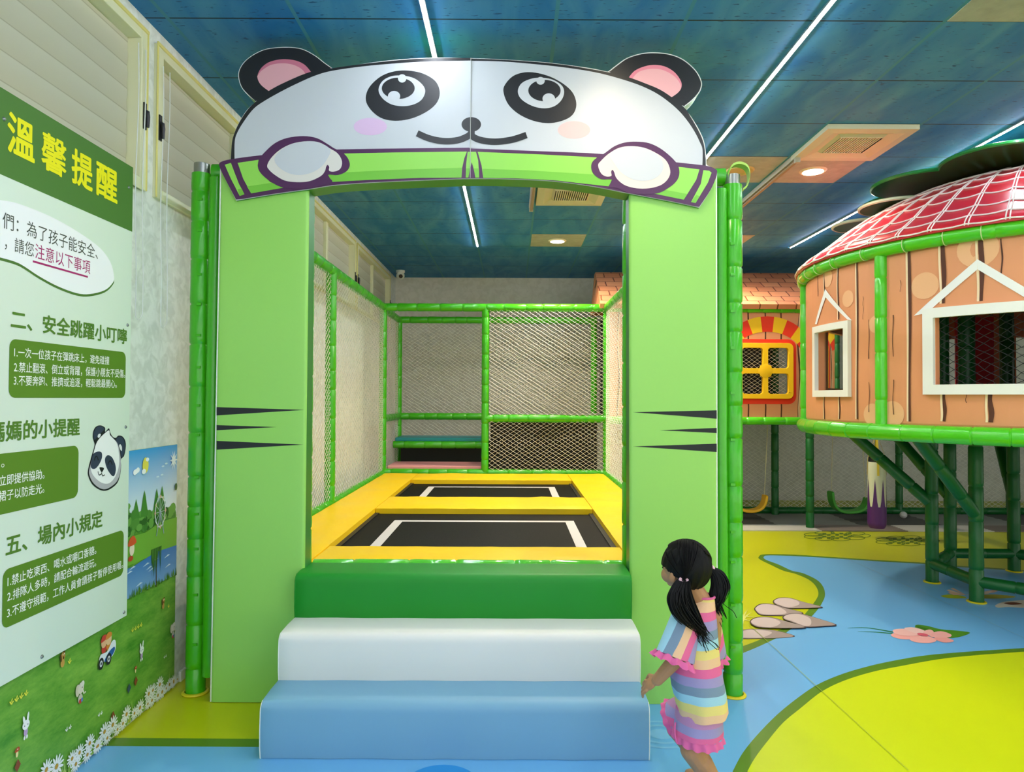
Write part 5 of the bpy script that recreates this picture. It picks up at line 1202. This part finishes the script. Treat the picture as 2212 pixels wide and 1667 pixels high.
for k in range(NC):
    a = 2 * PI * k / NC
    for da in (-0.006, 0.006):
        pts = []
        for q in range(14): p, n_ = rp(a + da, 0.05 + 0.68 * q / 13); pts.append(p + n_ * 0.003)
        g.tube(pts, 0.0042, GROUT, 5)
g.build('tiled_roof', tower, weld=False)

# green cloud-shaped canopy boards under the ceiling
can = thing('tree_canopy', 'dark green cloud shaped canopy boards above the red tiled roof', 'canopy', (TX, TY, 3.0))
CANU = mat('canopy_green', '#0E5A22', 0.35, 0.5, coat=0.3); CANE = mat('canopy_edge_pale', '#CFE0BE', 0.5); CANG = mat('canopy_edge_green', '#1C8A3A', 0.3, coat=0.4)
def cloud(lobes, z, th, M, E):
    g = MB()
    # union outline by angle around the board's own centre
    cx_ = sum(l[0] for l in lobes) / len(lobes); cy_ = sum(l[1] for l in lobes) / len(lobes); pts = []
    for k in range(180):
        a = 2 * PI * k / 180; dx, dy = math.cos(a), math.sin(a); best = 0.05
        for lx, ly, r_ in lobes:
            ox, oy = lx - cx_, ly - cy_; b_ = ox * dx + oy * dy; q_ = b_ * b_ - (ox * ox + oy * oy - r_ * r_)
            if q_ >= 0: best = max(best, b_ + math.sqrt(q_))
        pts.append((cx_ + dx * best, cy_ + dy * best, z))
    g.prism(pts, (0, 0, th), M, M)
    g.tube([(p[0], p[1], z + th * 0.5) for p in pts], 0.014, E, 6, closed=True)
    g.build('cloud_board', can)
lob = [(TX, TY, 0.9)]
for k in range(9):
    a = 2 * PI * k / 9 + 0.35; lob.append((TX + 0.85 * math.cos(a), TY + 0.85 * math.sin(a), 0.36))
cloud(lob, 3.085, 0.022, CANU, CANG)
a = math.radians(172); cloud([(TX + 1.0 * math.cos(a), TY + 1.0 * math.sin(a), 0.26), (TX + 0.75 * math.cos(a), TY + 0.75 * math.sin(a), 0.3)], 2.95, 0.02, CANU, CANE)
a = math.radians(147); cloud([(TX + 1.2 * math.cos(a), TY + 1.2 * math.sin(a), 0.22), (TX + 0.9 * math.cos(a), TY + 0.9 * math.sin(a), 0.3)], 2.93, 0.02, CANU, CANE)
g = MB(); g.tube([(TX, TY, 2.9), (TX, TY, CEIL)], 0.05, DGREEN, 12); g.build('trunk_pole', can)

# ------------------------------------------------------------------ swing bay: net, swings, punch bag, ball
sn = thing('rear_net_fence', 'white rear safety net on green floor pipe behind the swings', 'net', (4.4, 8.75, 0))
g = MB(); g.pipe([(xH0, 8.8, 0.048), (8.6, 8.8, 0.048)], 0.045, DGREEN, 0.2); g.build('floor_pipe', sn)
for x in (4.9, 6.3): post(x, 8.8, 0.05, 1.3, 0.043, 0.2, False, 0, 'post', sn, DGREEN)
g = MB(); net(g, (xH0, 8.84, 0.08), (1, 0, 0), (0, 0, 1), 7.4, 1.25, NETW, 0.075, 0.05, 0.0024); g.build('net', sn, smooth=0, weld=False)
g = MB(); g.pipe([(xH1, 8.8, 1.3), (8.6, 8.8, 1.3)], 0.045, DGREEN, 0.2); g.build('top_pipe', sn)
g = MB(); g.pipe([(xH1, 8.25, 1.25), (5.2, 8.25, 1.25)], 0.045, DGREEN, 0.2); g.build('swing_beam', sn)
g = MB(); g.pipe([(3.87, 6.92, 1.24), (3.87, 8.8, 1.26)], 0.045, DGREEN, 0.2); g.build('bag_beam', sn)
def swing(px0, px1, py_b, py_t, Y, col, lab, tilt, ropes):
    t = thing('hanging_swing', lab, 'swing', (at_y((px0 + px1) / 2, py_b, Y).x, Y, at_y(px0, py_b, Y).z), 'flexible strap swings')
    M = mat('swing_' + col.lstrip('#'), col, 0.45)
    a, b = at_y(px0, py_t, Y), at_y(px1, py_t + tilt, Y); zb_ = at_y(px0, py_b, Y).z; Wd = b.x - a.x
    prof_ = [(0.0, 1.0), (0.02, 0.62), (0.08, 0.3), (0.2, 0.1), (0.38, 0.0), (0.6, 0.0), (0.78, 0.1), (0.9, 0.3), (0.97, 0.62), (1.0, 1.0)]
    P_ = smooth_open([(a.x + Wd * u, zb_ + (a.z + (b.z - a.z) * u - zb_) * v + 0.02) for u, v in prof_], 4)
    g = MB(); rows = []
    nP = len(P_)
    for i, (x, z) in enumerate(P_):
        q = P_[min(i + 1, nP - 1)]; p = P_[max(i - 1, 0)]; dx, dz = q[0] - p[0], q[1] - p[1]; l = math.hypot(dx, dz); nx_, nz_ = -dz / l, dx / l; th = 0.016
        e = 0.045 if i in (0, nP - 1) else 0.07
        rows.append([(x + nx_ * th, Y - e, z + nz_ * th), (x + nx_ * th, Y + e, z + nz_ * th), (x - nx_ * th, Y + e, z - nz_ * th), (x - nx_ * th, Y - e, z - nz_ * th)])
    i0 = g.grid(rows, M, closed_u=True); g.ngon([i0, i0 + 1, i0 + 2, i0 + 3], M); g.ngon([i0 + (nP - 1) * 4 + k for k in range(4)], M)
    g.build('seat', t, bevel=0.008, smooth=50)
    for (e, px, py) in ropes:
        p = a if e == 0 else b; q = at_y(px, py, Y); q = Vector((q.x, Y, 1.215)); g = MB(); g.tube([(p.x + (0.012 if e == 0 else -0.012), Y, p.z - 0.02), (q.x, q.y, q.z)], 0.005, ROPE, 6); g.build('rope', t)
swing(1585, 1653, 1106, 1072, 8.3, '#F0B81C', 'yellow strap swing on one visible rope beside the right green post', 0, ((0, 1560, 915), (1, 1659, 915)))
swing(1794, 1873, 1108, 1064, 8.25, '#3E9A2A', 'green strap swing hanging behind the front green tower post', 14, ((0, 1799, 935), (1, 1860, 935)))
# punch bag
Yb = 7.3; p = at_y(1893, 1140, Yb); z0b, z1b_ = p.z, at_y(1893, 997, Yb).z; bx = at_y(1894, 1060, Yb).x
t = thing('punching_bag', 'white and purple punching bag hanging beneath the round tower', 'punching bag', (bx, Yb, z0b))
r_ = at_y(1913, 1060, Yb).x - at_y(1876, 1060, Yb).x; r_ /= 2
CRE, VIO = mat('bag_cream', '#D9D9BC', 0.5), mat('bag_purple', '#54206F', 0.45)
g = MB(); tilt = (at_y(1898, 997, Yb).x - at_y(1890, 1140, Yb).x)
pr = [(0.0, 0), (r_ * 0.8, 0.004), (r_ * 0.97, 0.03), (r_, 0.07)] + [(r_ * (1 - 0.06 * k / 10), 0.07 + (z1b_ - z0b - 0.09) * k / 10) for k in range(1, 11)] + [(r_ * 0.9, z1b_ - z0b), (0, z1b_ - z0b)]
g.lathe([(q, h + z0b) for q, h in pr], (bx, Yb, 0), CRE, 28)
hh = z1b_ - z0b
n = 28
def bagp(a, h, rr): return (bx + rr * math.cos(a), Yb + rr * math.sin(a), z0b + h)
for k in range(56):     # purple base with tall spikes
    a0, a1_ = 2 * PI * k / 56, 2 * PI * (k + 1) / 56
    def sp(a): t_ = (a / (2 * PI) * 7) % 1; return hh * (0.33 + 0.42 * max(0, 1 - abs(t_ - 0.5) * 3.2))
    rr = r_ * 1.012
    g.face([bagp(a0, 0.06, rr), bagp(a1_, 0.06, rr), bagp(a1_, sp(a1_), rr * 0.99), bagp(a0, sp(a0), rr * 0.99)], VIO)
    g.face([bagp(a0, 0.03, rr * 0.97), bagp(a1_, 0.03, rr * 0.97), bagp(a1_, 0.06, rr), bagp(a0, 0.06, rr)], VIO); g.face([bagp(a0, 0.002, rr * 0.8), bagp(a1_, 0.002, rr * 0.8), bagp(a1_, 0.03, rr * 0.97), bagp(a0, 0.03, rr * 0.97)], VIO)
g.build('bag_body', t)
g = MB(); g.lathe([(r_ * 0.9, z1b_ - 0.002), (r_ * 0.85, z1b_ + 0.05), (r_ * 0.5, z1b_ + 0.075), (0.0, z1b_ + 0.08)], (bx, Yb, 0), BLACK, 28); g.build('bag_top', t, label='black top of the bag')
STR = mat('yellow_strap', '#E2C53A', 0.6)
for k in range(4):
    a = PI / 2 * k - 1.9; g = MB(); q = bagp(a, hh - 0.14, r_ * 1.0); w_ = Vector((-math.sin(a), math.cos(a), 0)) * 0.011
    pts = [Vector(bagp(a, hh - 0.14, r_ * 1.02)), Vector(bagp(a, hh, r_ * 0.96)), Vector(bagp(a, hh + 0.06, r_ * 0.88)), Vector((bx, Yb, z1b_ + 0.3))]
    g.grid([[p_ - w_ for p_ in pts], [p_ + w_ for p_ in pts]], STR); g.build('strap', t)
g = MB(); g.tube([(bx, Yb, z1b_ + 0.29), (3.87, Yb, 1.21)], 0.008, STR, 8); g.build('hanging_rope', t)
p = at_y(1951.5, 1112, 8.45); g = MB(); g.ellipsoid((p.x, p.y, 0.055), 0.042, 0.042, 0.042, mat('white_ball', '#C9C9C2', 0.5), 20, 12); g.build('ball', label='small white ball on grey mat behind the tower legs', cat='ball')
# ------------------------------------------------------------------ the child
YC = 2.45
def K(px, py, dy=0): return at_y(px, py, YC + dy)
SKIN = mat('skin', '#BE8A62', 0.5, 0.35); HAIR = mat('black_hair', '#070607', 0.6, 0.22)
F = Vector((-0.68, 0.73, 0)).normalized(); LFT = Vector((-F.y, F.x, 0)); UP = Vector((0, 0, 1))
child = thing('child', 'small child with black pigtails in pastel striped outfit walking past steps', 'person', (K(1500, 1600).x, YC, 0))
g = MB()
def cap(a, b, ra, rb, n=14, m_=5):
    """tapered capsule"""
    a, b = Vector(a), Vector(b); d = (b - a); L = d.length; d.normalize(); pts = []; rr = []
    for k in range(m_): an = PI / 2 * (1 - k / m_); pts.append(a - d * ra * math.sin(an)); rr.append(max(ra * math.cos(an), 0.0005))
    for k in range(5): pts.append(a.lerp(b, k / 4)); rr.append(ra + (rb - ra) * k / 4)
    for k in range(1, m_ + 1): an = PI / 2 * k / m_; pts.append(b + d * rb * math.sin(an)); rr.append(max(rb * math.cos(an), 0.0005))
    g.tube(pts, rr, SKIN, n)
HC = K(1481, 1222); HR = 0.080
rotF = Matrix((F, LFT, UP)).transposed()
# head: skull + jaw + cheek, nose, ears
g.ellipsoid(HC, 0.081, 0.072, 0.078, SKIN, 24, 16, rotF)
g.ellipsoid(HC + F * 0.022 - UP * 0.036, 0.058, 0.058, 0.046, SKIN, 20, 12, rotF)
for s in (1, -1): g.ellipsoid(HC + F * 0.045 + LFT * 0.034 * s - UP * 0.034, 0.03, 0.026, 0.028, SKIN, 14, 10, rotF)
g.ellipsoid(HC + F * 0.079 - UP * 0.030, 0.011, 0.010, 0.009, SKIN, 12, 8, rotF)
g.ellipsoid(HC + F * 0.058 - UP * 0.070, 0.016, 0.018, 0.012, SKIN, 12, 8, rotF)
for s in (1, -1):
    g.ellipsoid(HC + LFT * 0.075 * s + F * 0.004 - UP * 0.028, 0.013, 0.007, 0.021, SKIN, 12, 8, rotF)
NB = K(1513, 1296); CH = K(1500, 1385); PV = K(1512, 1530)
cap(HC - UP * 0.05 - F * 0.012, NB, 0.034, 0.036)
# trunk
for p, a, b, c in ((NB - UP * 0.035, 0.045, 0.04, 0.03), (K(1503, 1345), 0.058, 0.082, 0.06), (K(1502, 1410), 0.066, 0.083, 0.085), (K(1505, 1470), 0.07, 0.083, 0.08), (PV, 0.072, 0.085, 0.075)): g.ellipsoid(p, a, b, c, SKIN, 20, 12, rotF)
SL = K(1474, 1340) + LFT * 0.03; SRt = K(1530, 1332) - LFT * 0.03
EL = K(1466, 1418, -0.07); WL = K(1420, 1468, -0.03)
cap(SL, EL, 0.032, 0.027); cap(EL, WL, 0.027, 0.020)
ER = K(1540, 1420, 0.1); WR = ER + F * 0.06 - UP * 0.1 ; cap(SRt, ER, 0.032, 0.026); cap(ER, WR, 0.026, 0.019)
def hand(W_, d, side, up):
    d = d.normalized(); nrm_ = up.normalized(); sd = d.cross(nrm_).normalized()
    pc = W_ + d * 0.032
    g.ellipsoid(pc, 0.030, 0.024, 0.013, SKIN, 16, 10, Matrix((d, sd, nrm_)).transposed())
    for i, (o, l) in enumerate(((-0.0198, 0.025), (-0.0066, 0.030), (0.0066, 0.028), (0.0195, 0.021))):
        b0 = pc + d * 0.02 + sd * o; d1 = (d * 0.85 - nrm_ * (0.35 + 0.08 * i)).normalized(); b1 = b0 + d1 * l; d2 = (d * 0.25 - nrm_).normalized(); b2 = b1 + d2 * l * 0.75
        cap(b0, b1, 0.0062, 0.0054, 8, 3); cap(b1, b2, 0.0054, 0.0045, 8, 3)
    t0 = W_ + d * 0.018 + sd * side * 0.02; t1 = t0 + (d * 0.7 + sd * side * 0.6 - nrm_ * 0.2).normalized() * 0.024; t2 = t1 + (d * 0.8 - nrm_ * 0.5).normalized() * 0.02
    cap(t0, t1, 0.0085, 0.0075, 8, 3); cap(t1, t2, 0.0075, 0.006, 8, 3)
dL = (K(1392, 1482, 0.0) - WL); hand(WL, dL, 1, (UP * 0.8 - Vector((0, 1, 0)) * 0.55 + Vector((-0.3, 0, 0))))
hand(WR, (WR - ER) + F * 0.05, -1, UP)
# legs: left one carries the weight and trails, right one swings forward
HL, HRt = PV + LFT * 0.045 - UP * 0.02, PV - LFT * 0.045 - UP * 0.02
HL = K(1499, 1562, -0.012); KL = K(1496, 1618, -0.03); AL = K(1562, 1726, 0.0); AL.z = 0.06
cap(HL, KL, 0.05, 0.043); cap(KL, AL, 0.043, 0.027)
cap(KL.lerp(AL, 0.25) + UP * 0.0 - F * 0.008, KL.lerp(AL, 0.5) - F * 0.008, 0.036, 0.03)
KR = K(1463, 1572, 0.12); AR = K(1530, 1668, 0.2); HRt = K(1500, 1545, 0.07)
cap(HRt, KR, 0.054, 0.04); cap(KR, AR, 0.039, 0.026)
def foot(A_, d):
    d = Vector((d.x, d.y, 0)).normalized(); rot = Matrix((d, Vector((-d.y, d.x, 0)), UP)).transposed(); z = A_.z
    base = Vector((A_.x, A_.y, z - 0.06))
    g.ellipsoid(base + d * 0.03 + UP * 0.025, 0.072, 0.029, 0.025, SKIN, 18, 10, rot); g.ellipsoid(base - d * 0.01 + UP * 0.03, 0.03, 0.026, 0.03, SKIN, 14, 10, rot); cap(A_, base + UP * 0.03, 0.027, 0.026)
    for i in range(5): o = (-0.02 + 0.01 * i); q = base + d * (0.092 - 0.006 * abs(i - 1)) + Vector((-d.y, d.x, 0)) * o + UP * 0.012; g.ellipsoid(q, 0.013, 0.006, 0.008, SKIN, 8, 6, rot)
foot(AL, F); foot(AR, F)
body = g.build('body', child, weld=False)
rm = body.modifiers.new('skin_surface', 'REMESH'); rm.mode = 'VOXEL'; rm.voxel_size = 0.0026
sm = body.modifiers.new('smooth', 'SMOOTH'); sm.iterations = 4; sm.factor = 0.5
body.modifiers.new('ss', 'EDGE_SPLIT').split_angle = PI
# face details on the far side
EYEM = mat('eye_dark', '#1A1210', 0.2); LIP = mat('lip', '#9C4C44', 0.5)
for s in (1, -1): e = MB(); e.ellipsoid(HC + F * 0.068 + LFT * 0.03 * s - UP * 0.012, 0.006, 0.011, 0.006, EYEM, 14, 8, rotF); e.build('eye', child)
e = MB(); e.ellipsoid(HC + F * 0.0735 - UP * 0.054, 0.006, 0.014, 0.004, LIP, 14, 8, rotF); e.build('mouth', child)
# hair: cap with strands drawn over it, parting at the back, two pigtails
h = MB(); rows = []; nu_, nv_ = 112, 60
for j in range(nv_ + 1):
    ph = PI * 0.80 * j / nv_; r_ = []
    for k in range(nu_):
        th = 2 * PI * k / nu_; d = Vector((math.sin(ph) * math.cos(th), math.sin(ph) * math.sin(th), math.cos(ph)))
        R = Vector((0.0885, 0.081, 0.0875)); w = 1 + 0.012 * math.sin(17 * th + 3 * ph) + 0.006 * math.sin(41 * th)
        r_.append(HC + rotF @ Vector((d.x * R.x * w, d.y * R.y * w, d.z * R.z * w)) - F * 0.004 + UP * 0.002)
    rows.append(r_)
def face_skip(j, k):
    ph = PI * 0.80 * (j + 0.5) / nv_; th = 2 * PI * (k + 0.5) / nu_; d = Vector((math.sin(ph) * math.cos(th), math.sin(ph) * math.sin(th), math.cos(ph)))
    return d.x > -0.16 and d.z < 0.0 - 0.5 * max(0.0, 0.5 - d.x)
h.grid(rows, HAIR, closed_u=True, skip=face_skip)
rs = random.Random(5)
TL = K(1477, 1253, -0.08) ; TRt = K(1534, 1227, 0.03)
def on_head(d, k=1.0): d = d.normalized(); return HC + rotF @ Vector((d.x * 0.0905 * k, d.y * 0.083 * k, d.z * 0.0895 * k)) - F * 0.004 + UP * 0.002
def strand(pts, r0): 
    P_ = smooth_open([tuple(p) for p in pts], 4); n = len(P_); h.tube(P_, [r0 * (1 - 0.75 * i / (n - 1)) for i in range(n)], HAIR, 4, caps=False)
for s, T in ((1, TL), (-1, TRt)):
    for k in range(90):
        x = rs.uniform(-0.95, 0.75); z = 0.95 if rs.random() < 0.5 else rs.uniform(-0.3, 0.95)
        if x > 0.2: z = max(z, 0.85)
        d0 = Vector((x, 0.02 * s + (0 if z > 0.8 else 0.25 * s * rs.random()), max(z, 0.25 - 0.5 * x))); tl = rotF.transposed() @ (T - HC)
        q = [on_head(d0, 1.0)]
        for t_ in (0.33, 0.66): q.append(on_head(d0.normalized().lerp(tl.normalized(), t_), 1.012))
        q.append(T); strand(q, 0.0035)
cap_o = h.build('hair', child, label='black hair tied in two pigtails', weld=False)
def pigtail(spine, rad, n, wild):
    h2 = MB(); S = smooth_open([tuple(p) for p in spine], 6); L = len(S)
    for k in range(n):
        a0 = rs.uniform(0, 2 * PI); rr = math.sqrt(rs.random()); ln = rs.uniform(0.7, 1.0); sw = rs.uniform(-0.6, 0.6); pts = []; m_ = int(L * ln)
        for i in range(m_):
            t_ = i / (L - 1); env = rad * (0.3 + 0.95 * math.sin(PI * min(t_ * 0.85 + 0.06, 1)) ** 0.8) ; a = a0 + sw * t_ * 2
            off = Vector((math.cos(a), math.sin(a) * 0.8, 0.2 * math.sin(a))) * env * rr
            pts.append(Vector(S[i]) + off + Vector((wild * math.sin(t_ * 5 + a0), 0, 0)) * 0.006 * t_)
        r0 = rs.uniform(0.0018, 0.0032); h2.tube(pts, [r0 * (1 - 0.8 * (i / (m_ - 1)) ** 2) for i in range(m_)], HAIR, 4, caps=False)
    # loose curled ends
    for k in range(int(wild * 6)):
        e0 = Vector(S[int(L * rs.uniform(0.6, 0.85))]); dirx = rs.uniform(-0.4, 1); pts = [e0 + Vector((0.01 * rs.uniform(-1, 1), 0, 0)), e0 + Vector((0.02 * dirx + 0.01, 0, -0.03)), e0 + Vector((0.05 * dirx + 0.012, 0, -0.05)), e0 + Vector((0.055 * dirx + 0.02, 0.0, -0.075 + 0.02 * rs.random()))]
        h2.tube(smooth_open([tuple(p) for p in pts], 4), 0.0011, HAIR, 4, caps=False)
    return h2.build('pigtail', child, weld=False)
pt1 = pigtail([TL, K(1470, 1275, -0.1), K(1472, 1303, -0.105), K(1487, 1335, -0.1), K(1508, 1358, -0.09), K(1528, 1376, -0.085)], 0.034, 230, 2.6)
pt2 = pigtail([TRt, K(1549, 1238, 0.02), K(1556, 1262, 0.01), K(1551, 1285, 0.0), K(1546, 1308, 0.0), K(1556, 1328, 0.0)], 0.025, 150, 1.6)
TIE = mat('pink_hair_tie', '#F3C3CB', 0.5)
for T, pt in ((TL, pt1), (TRt, pt2)):
    e = MB(); e.tube([T + (Vector((1, 0, 0)) * math.cos(q) + Vector((0, 0.6, 0.5)) * math.sin(q)) * 0.0125 for q in (2 * PI * k / 16 for k in range(16))], 0.0052, TIE, 8, closed=True); e.build('hair_tie', pt, label='pale pink hair tie')
# pastel striped clothing
def stripes(name, axis, start, step, cols):
    M = bpy.data.materials.new(name); M.use_nodes = True; nt = M.node_tree; N = nt.nodes; L = nt.links; b = N['Principled BSDF']; b.inputs['Roughness'].default_value = 0.85; b.inputs['Specular IOR Level'].default_value = 0.2
    tc = N.new('ShaderNodeTexCoord'); dt = N.new('ShaderNodeVectorMath'); dt.operation = 'DOT_PRODUCT'; L.new(tc.outputs['Object'], dt.inputs[0]); dt.inputs[1].default_value = tuple(axis)
    nz = N.new('ShaderNodeTexNoise'); nz.inputs['Scale'].default_value = 9; L.new(tc.outputs['Object'], nz.inputs['Vector'])
    wv = N.new('ShaderNodeMath'); wv.operation = 'MULTIPLY_ADD'; L.new(nz.outputs['Fac'], wv.inputs[0]); wv.inputs[1].default_value = 0.012; L.new(dt.outputs['Value'], wv.inputs[2])
    mr = N.new('ShaderNodeMapRange'); mr.inputs[1].default_value = start; mr.inputs[2].default_value = start + step * len(cols); mr.clamp = False; L.new(wv.outputs[0], mr.inputs[0])
    fr = N.new('ShaderNodeMath'); fr.operation = 'FRACT'; L.new(mr.outputs[0], fr.inputs[0])
    rp = N.new('ShaderNodeValToRGB'); rp.color_ramp.interpolation = 'CONSTANT'; e = rp.color_ramp.elements
    e[0].position = 0; e[0].color = rgb(cols[0]); e[1].position = 1 / len(cols); e[1].color = rgb(cols[1])
    for k in range(2, len(cols)): q = e.new(k / len(cols)); q.color = rgb(cols[k])
    L.new(fr.outputs[0], rp.inputs[0]); L.new(rp.outputs[0], b.inputs['Base Color'])
    n2 = N.new('ShaderNodeTexNoise'); n2.inputs['Scale'].default_value = 260; L.new(tc.outputs['Object'], n2.inputs['Vector']); bp = N.new('ShaderNodeBump'); bp.inputs['Strength'].default_value = 0.25; bp.inputs['Distance'].default_value = 0.002
    L.new(n2.outputs['Fac'], bp.inputs['Height']); L.new(bp.outputs[0], b.inputs['Normal']); return M
PEACH, YEL_, SKYB, SLATE, LAV, PNK = '#F6C79C', '#F3DC84', '#A9D6E6', '#8398AE', '#A99BC9', '#EE6FA0'
zt0 = K(1500, 1532).z
SHIRT = stripes('striped_shirt', (0, 0, 1), zt0 - 0.006, 0.0305, [PEACH, YEL_, SKYB, SLATE, LAV, PNK])
PINKF = mat('pink_frill', '#EC6FA6', 0.85, 0.2)
s = MB()
def ring(px, py, hw, dp, rot=0.25, n=40, wav=0.0, wf=7, zdip=0.0):
    c = K(px, py); rr = hw * YC / FPX; o = []
    for k in range(n):
        a = 2 * PI * k / n; w = 1 + wav * math.sin(wf * a + py * 0.03)
        x, y = rr * math.cos(a) * w, dp * math.sin(a) * w
        o.append((c.x + x, c.y + y, c.z + zdip * math.cos(a)))
    return o
rows = [ring(1521, 1287, 21, 0.036), ring(1519, 1296, 25, 0.042), ring(1508, 1308, 36, 0.055), ring(1500, 1322, 45, 0.065), ring(1499, 1345, 49, 0.074), ring(1500, 1375, 49, 0.08), ring(1502, 1410, 50, 0.084, wav=0.012), ring(1503, 1450, 55, 0.09, wav=0.02), ring(1509, 1485, 57, 0.096, wav=0.025, zdip=0.0), ring(1515, 1515, 54, 0.098, wav=0.03, zdip=0.004), ring(1517, 1537, 53, 0.099, wav=0.035, zdip=0.006)]
s.grid(rows, SHIRT, closed_u=True); s.grid([rows[-1], ring(1517, 1536, 50, 0.093, wav=0.035, zdip=0.006), ring(1515, 1500, 50, 0.088)], SHIRT, closed_u=True)
sh = s.build('shirt', child, label='pastel rainbow striped shirt', smooth=80, weld=False)
sh.modifiers.new('sub', 'SUBSURF').render_levels = 1
c = MB(); c.tube(ring(1521, 1287, 21.5, 0.037), 0.0045, PINKF, 6, closed=True); c.build('collar_trim', sh, label='pink collar trim')
# sleeves with frilled cuffs
def sleeve(A_, B_, r0, r1, axis, M, side):
    s = MB(); d = (B_ - A_).normalized(); e1 = d.cross(Vector((0, 1, 0))).normalized(); e2 = d.cross(e1); rows = []; n = 36
    for t_ in (0, 0.12, 0.3, 0.55, 0.8, 1.0):
        c0 = A_.lerp(B_, t_); R = r0 + (r1 - r0) * t_ ** 0.9; w = 0.05 * t_
        rows.append([c0 + (e1 * math.cos(q) * R + e2 * math.sin(q) * R * 0.8) * (1 + w * math.sin(5 * q)) for q in (2 * PI * k / n for k in range(n))])
    s.grid(rows, M, closed_u=True); o = s.build('sleeve', sh, smooth=80, weld=False)
    f = MB(); rows = []; n = 72
    for t_, R, w in ((0.0, r1, 0.03), (0.007, r1 * 1.04, 0.06), (0.015, r1 * 1.1, 0.11), (0.022, r1 * 1.14, 0.14)):
        rows.append([B_ + d * (t_ + 0.004 * math.sin(11 * q)) + (e1 * math.cos(q) * R + e2 * math.sin(q) * R * 0.8) * (1 + w * math.sin(12 * q)) for q in (2 * PI * k / n for k in range(n))])
    f.grid(rows, PINKF, closed_u=True); f.build('cuff_frill', o, label='pink cuff frill', weld=False)
SA, SB = K(1483, 1332, -0.055), K(1457, 1418, -0.085)
sv = Vector((0.87, 0, -0.5)).normalized()
SLV = stripes('striped_sleeve', sv, sv.dot(SB) - 0.072, 0.027, [SKYB, SLATE, PEACH, PNK, LAV, SLATE])
sleeve(SA, SB, 0.05, 0.066, sv, SLV, 1)
sleeve(K(1527, 1330, 0.06), K(1535, 1415, 0.1), 0.045, 0.055, sv, SLV, -1)
# shorts
SHORT = stripes('striped_shorts', (0, 0, 1), K(1500, 1583).z - 0.0, 0.03, [PNK, LAV, '#C98FB8'])
s = MB(); rows = [ring(1513, 1505, 48, 0.086), ring(1512, 1530, 50, 0.09), ring(1509, 1552, 50, 0.093), ring(1508, 1570, 51, 0.095, wav=0.02), ring(1507, 1579, 52, 0.096, wav=0.02)]
s.grid(rows, SHORT, closed_u=True); so = s.build('shorts', child, label='pastel striped shorts', smooth=80, weld=False)
def frill(c, hw, dp, par, tilt):
    f = MB(); rows = []; n = 96
    for t_, k_, w in ((0, 0.98, 0.02), (0.010, 1.02, 0.035), (0.019, 1.04, 0.05), (0.026, 1.05, 0.06)):
        rows.append([(c.x + hw * k_ * math.cos(a) * (1 + w * math.sin(15 * a)), c.y + dp * k_ * math.sin(a) * (1 + w * math.sin(15 * a)), c.z - t_ + 0.004 * math.sin(15 * a + 1) * (t_ > 0) + tilt * math.cos(a)) for a in (2 * PI * q / n for q in range(n))])
    f.grid(rows, PINKF, closed_u=True); f.build('hem_frill', par, label='pink hem frill', weld=False)
frill(K(1508, 1579), 0.083, 0.096, so, -0.004)
# second short leg, lifted with the forward knee
s = MB(); a0, b0 = K(1490, 1540, 0.09), K(1462, 1550, 0.12); d = (b0 - a0).normalized(); rows = []; e1 = UP - d * UP.dot(d); e1.normalize(); e2 = d.cross(e1)
for t_, R in ((0, 0.07), (0.5, 0.068), (1, 0.066)): rows.append([a0.lerp(b0, t_) + (e1 * math.cos(q) + e2 * math.sin(q)) * R for q in (2 * PI * k / 32 for k in range(32))])
s.grid(rows, SHORT, closed_u=True)
so2 = s.build('shorts_leg', so, smooth=80, weld=False)
f = MB(); rows = []
for t_, R, w in ((0, 0.066, 0.02), (0.01, 0.068, 0.04), (0.018, 0.07, 0.06)): rows.append([b0 + d * t_ + (e1 * math.cos(q) + e2 * math.sin(q)) * R * (1 + w * math.sin(12 * q)) for q in (2 * PI * k / 72 for k in range(72))])
f.grid(rows, PINKF, closed_u=True); f.build('leg_frill', so, label='pink hem frill', weld=False)
f = MB(); f.tube(smooth_open([tuple(K(1459, 1560, -0.02)), tuple(K(1458, 1585, -0.035)), tuple(K(1463, 1606, -0.04))], 4), 0.003, PINKF, 6); f.build('drawstring', so, label='pink drawstring')
bpy.context.view_layer.update()
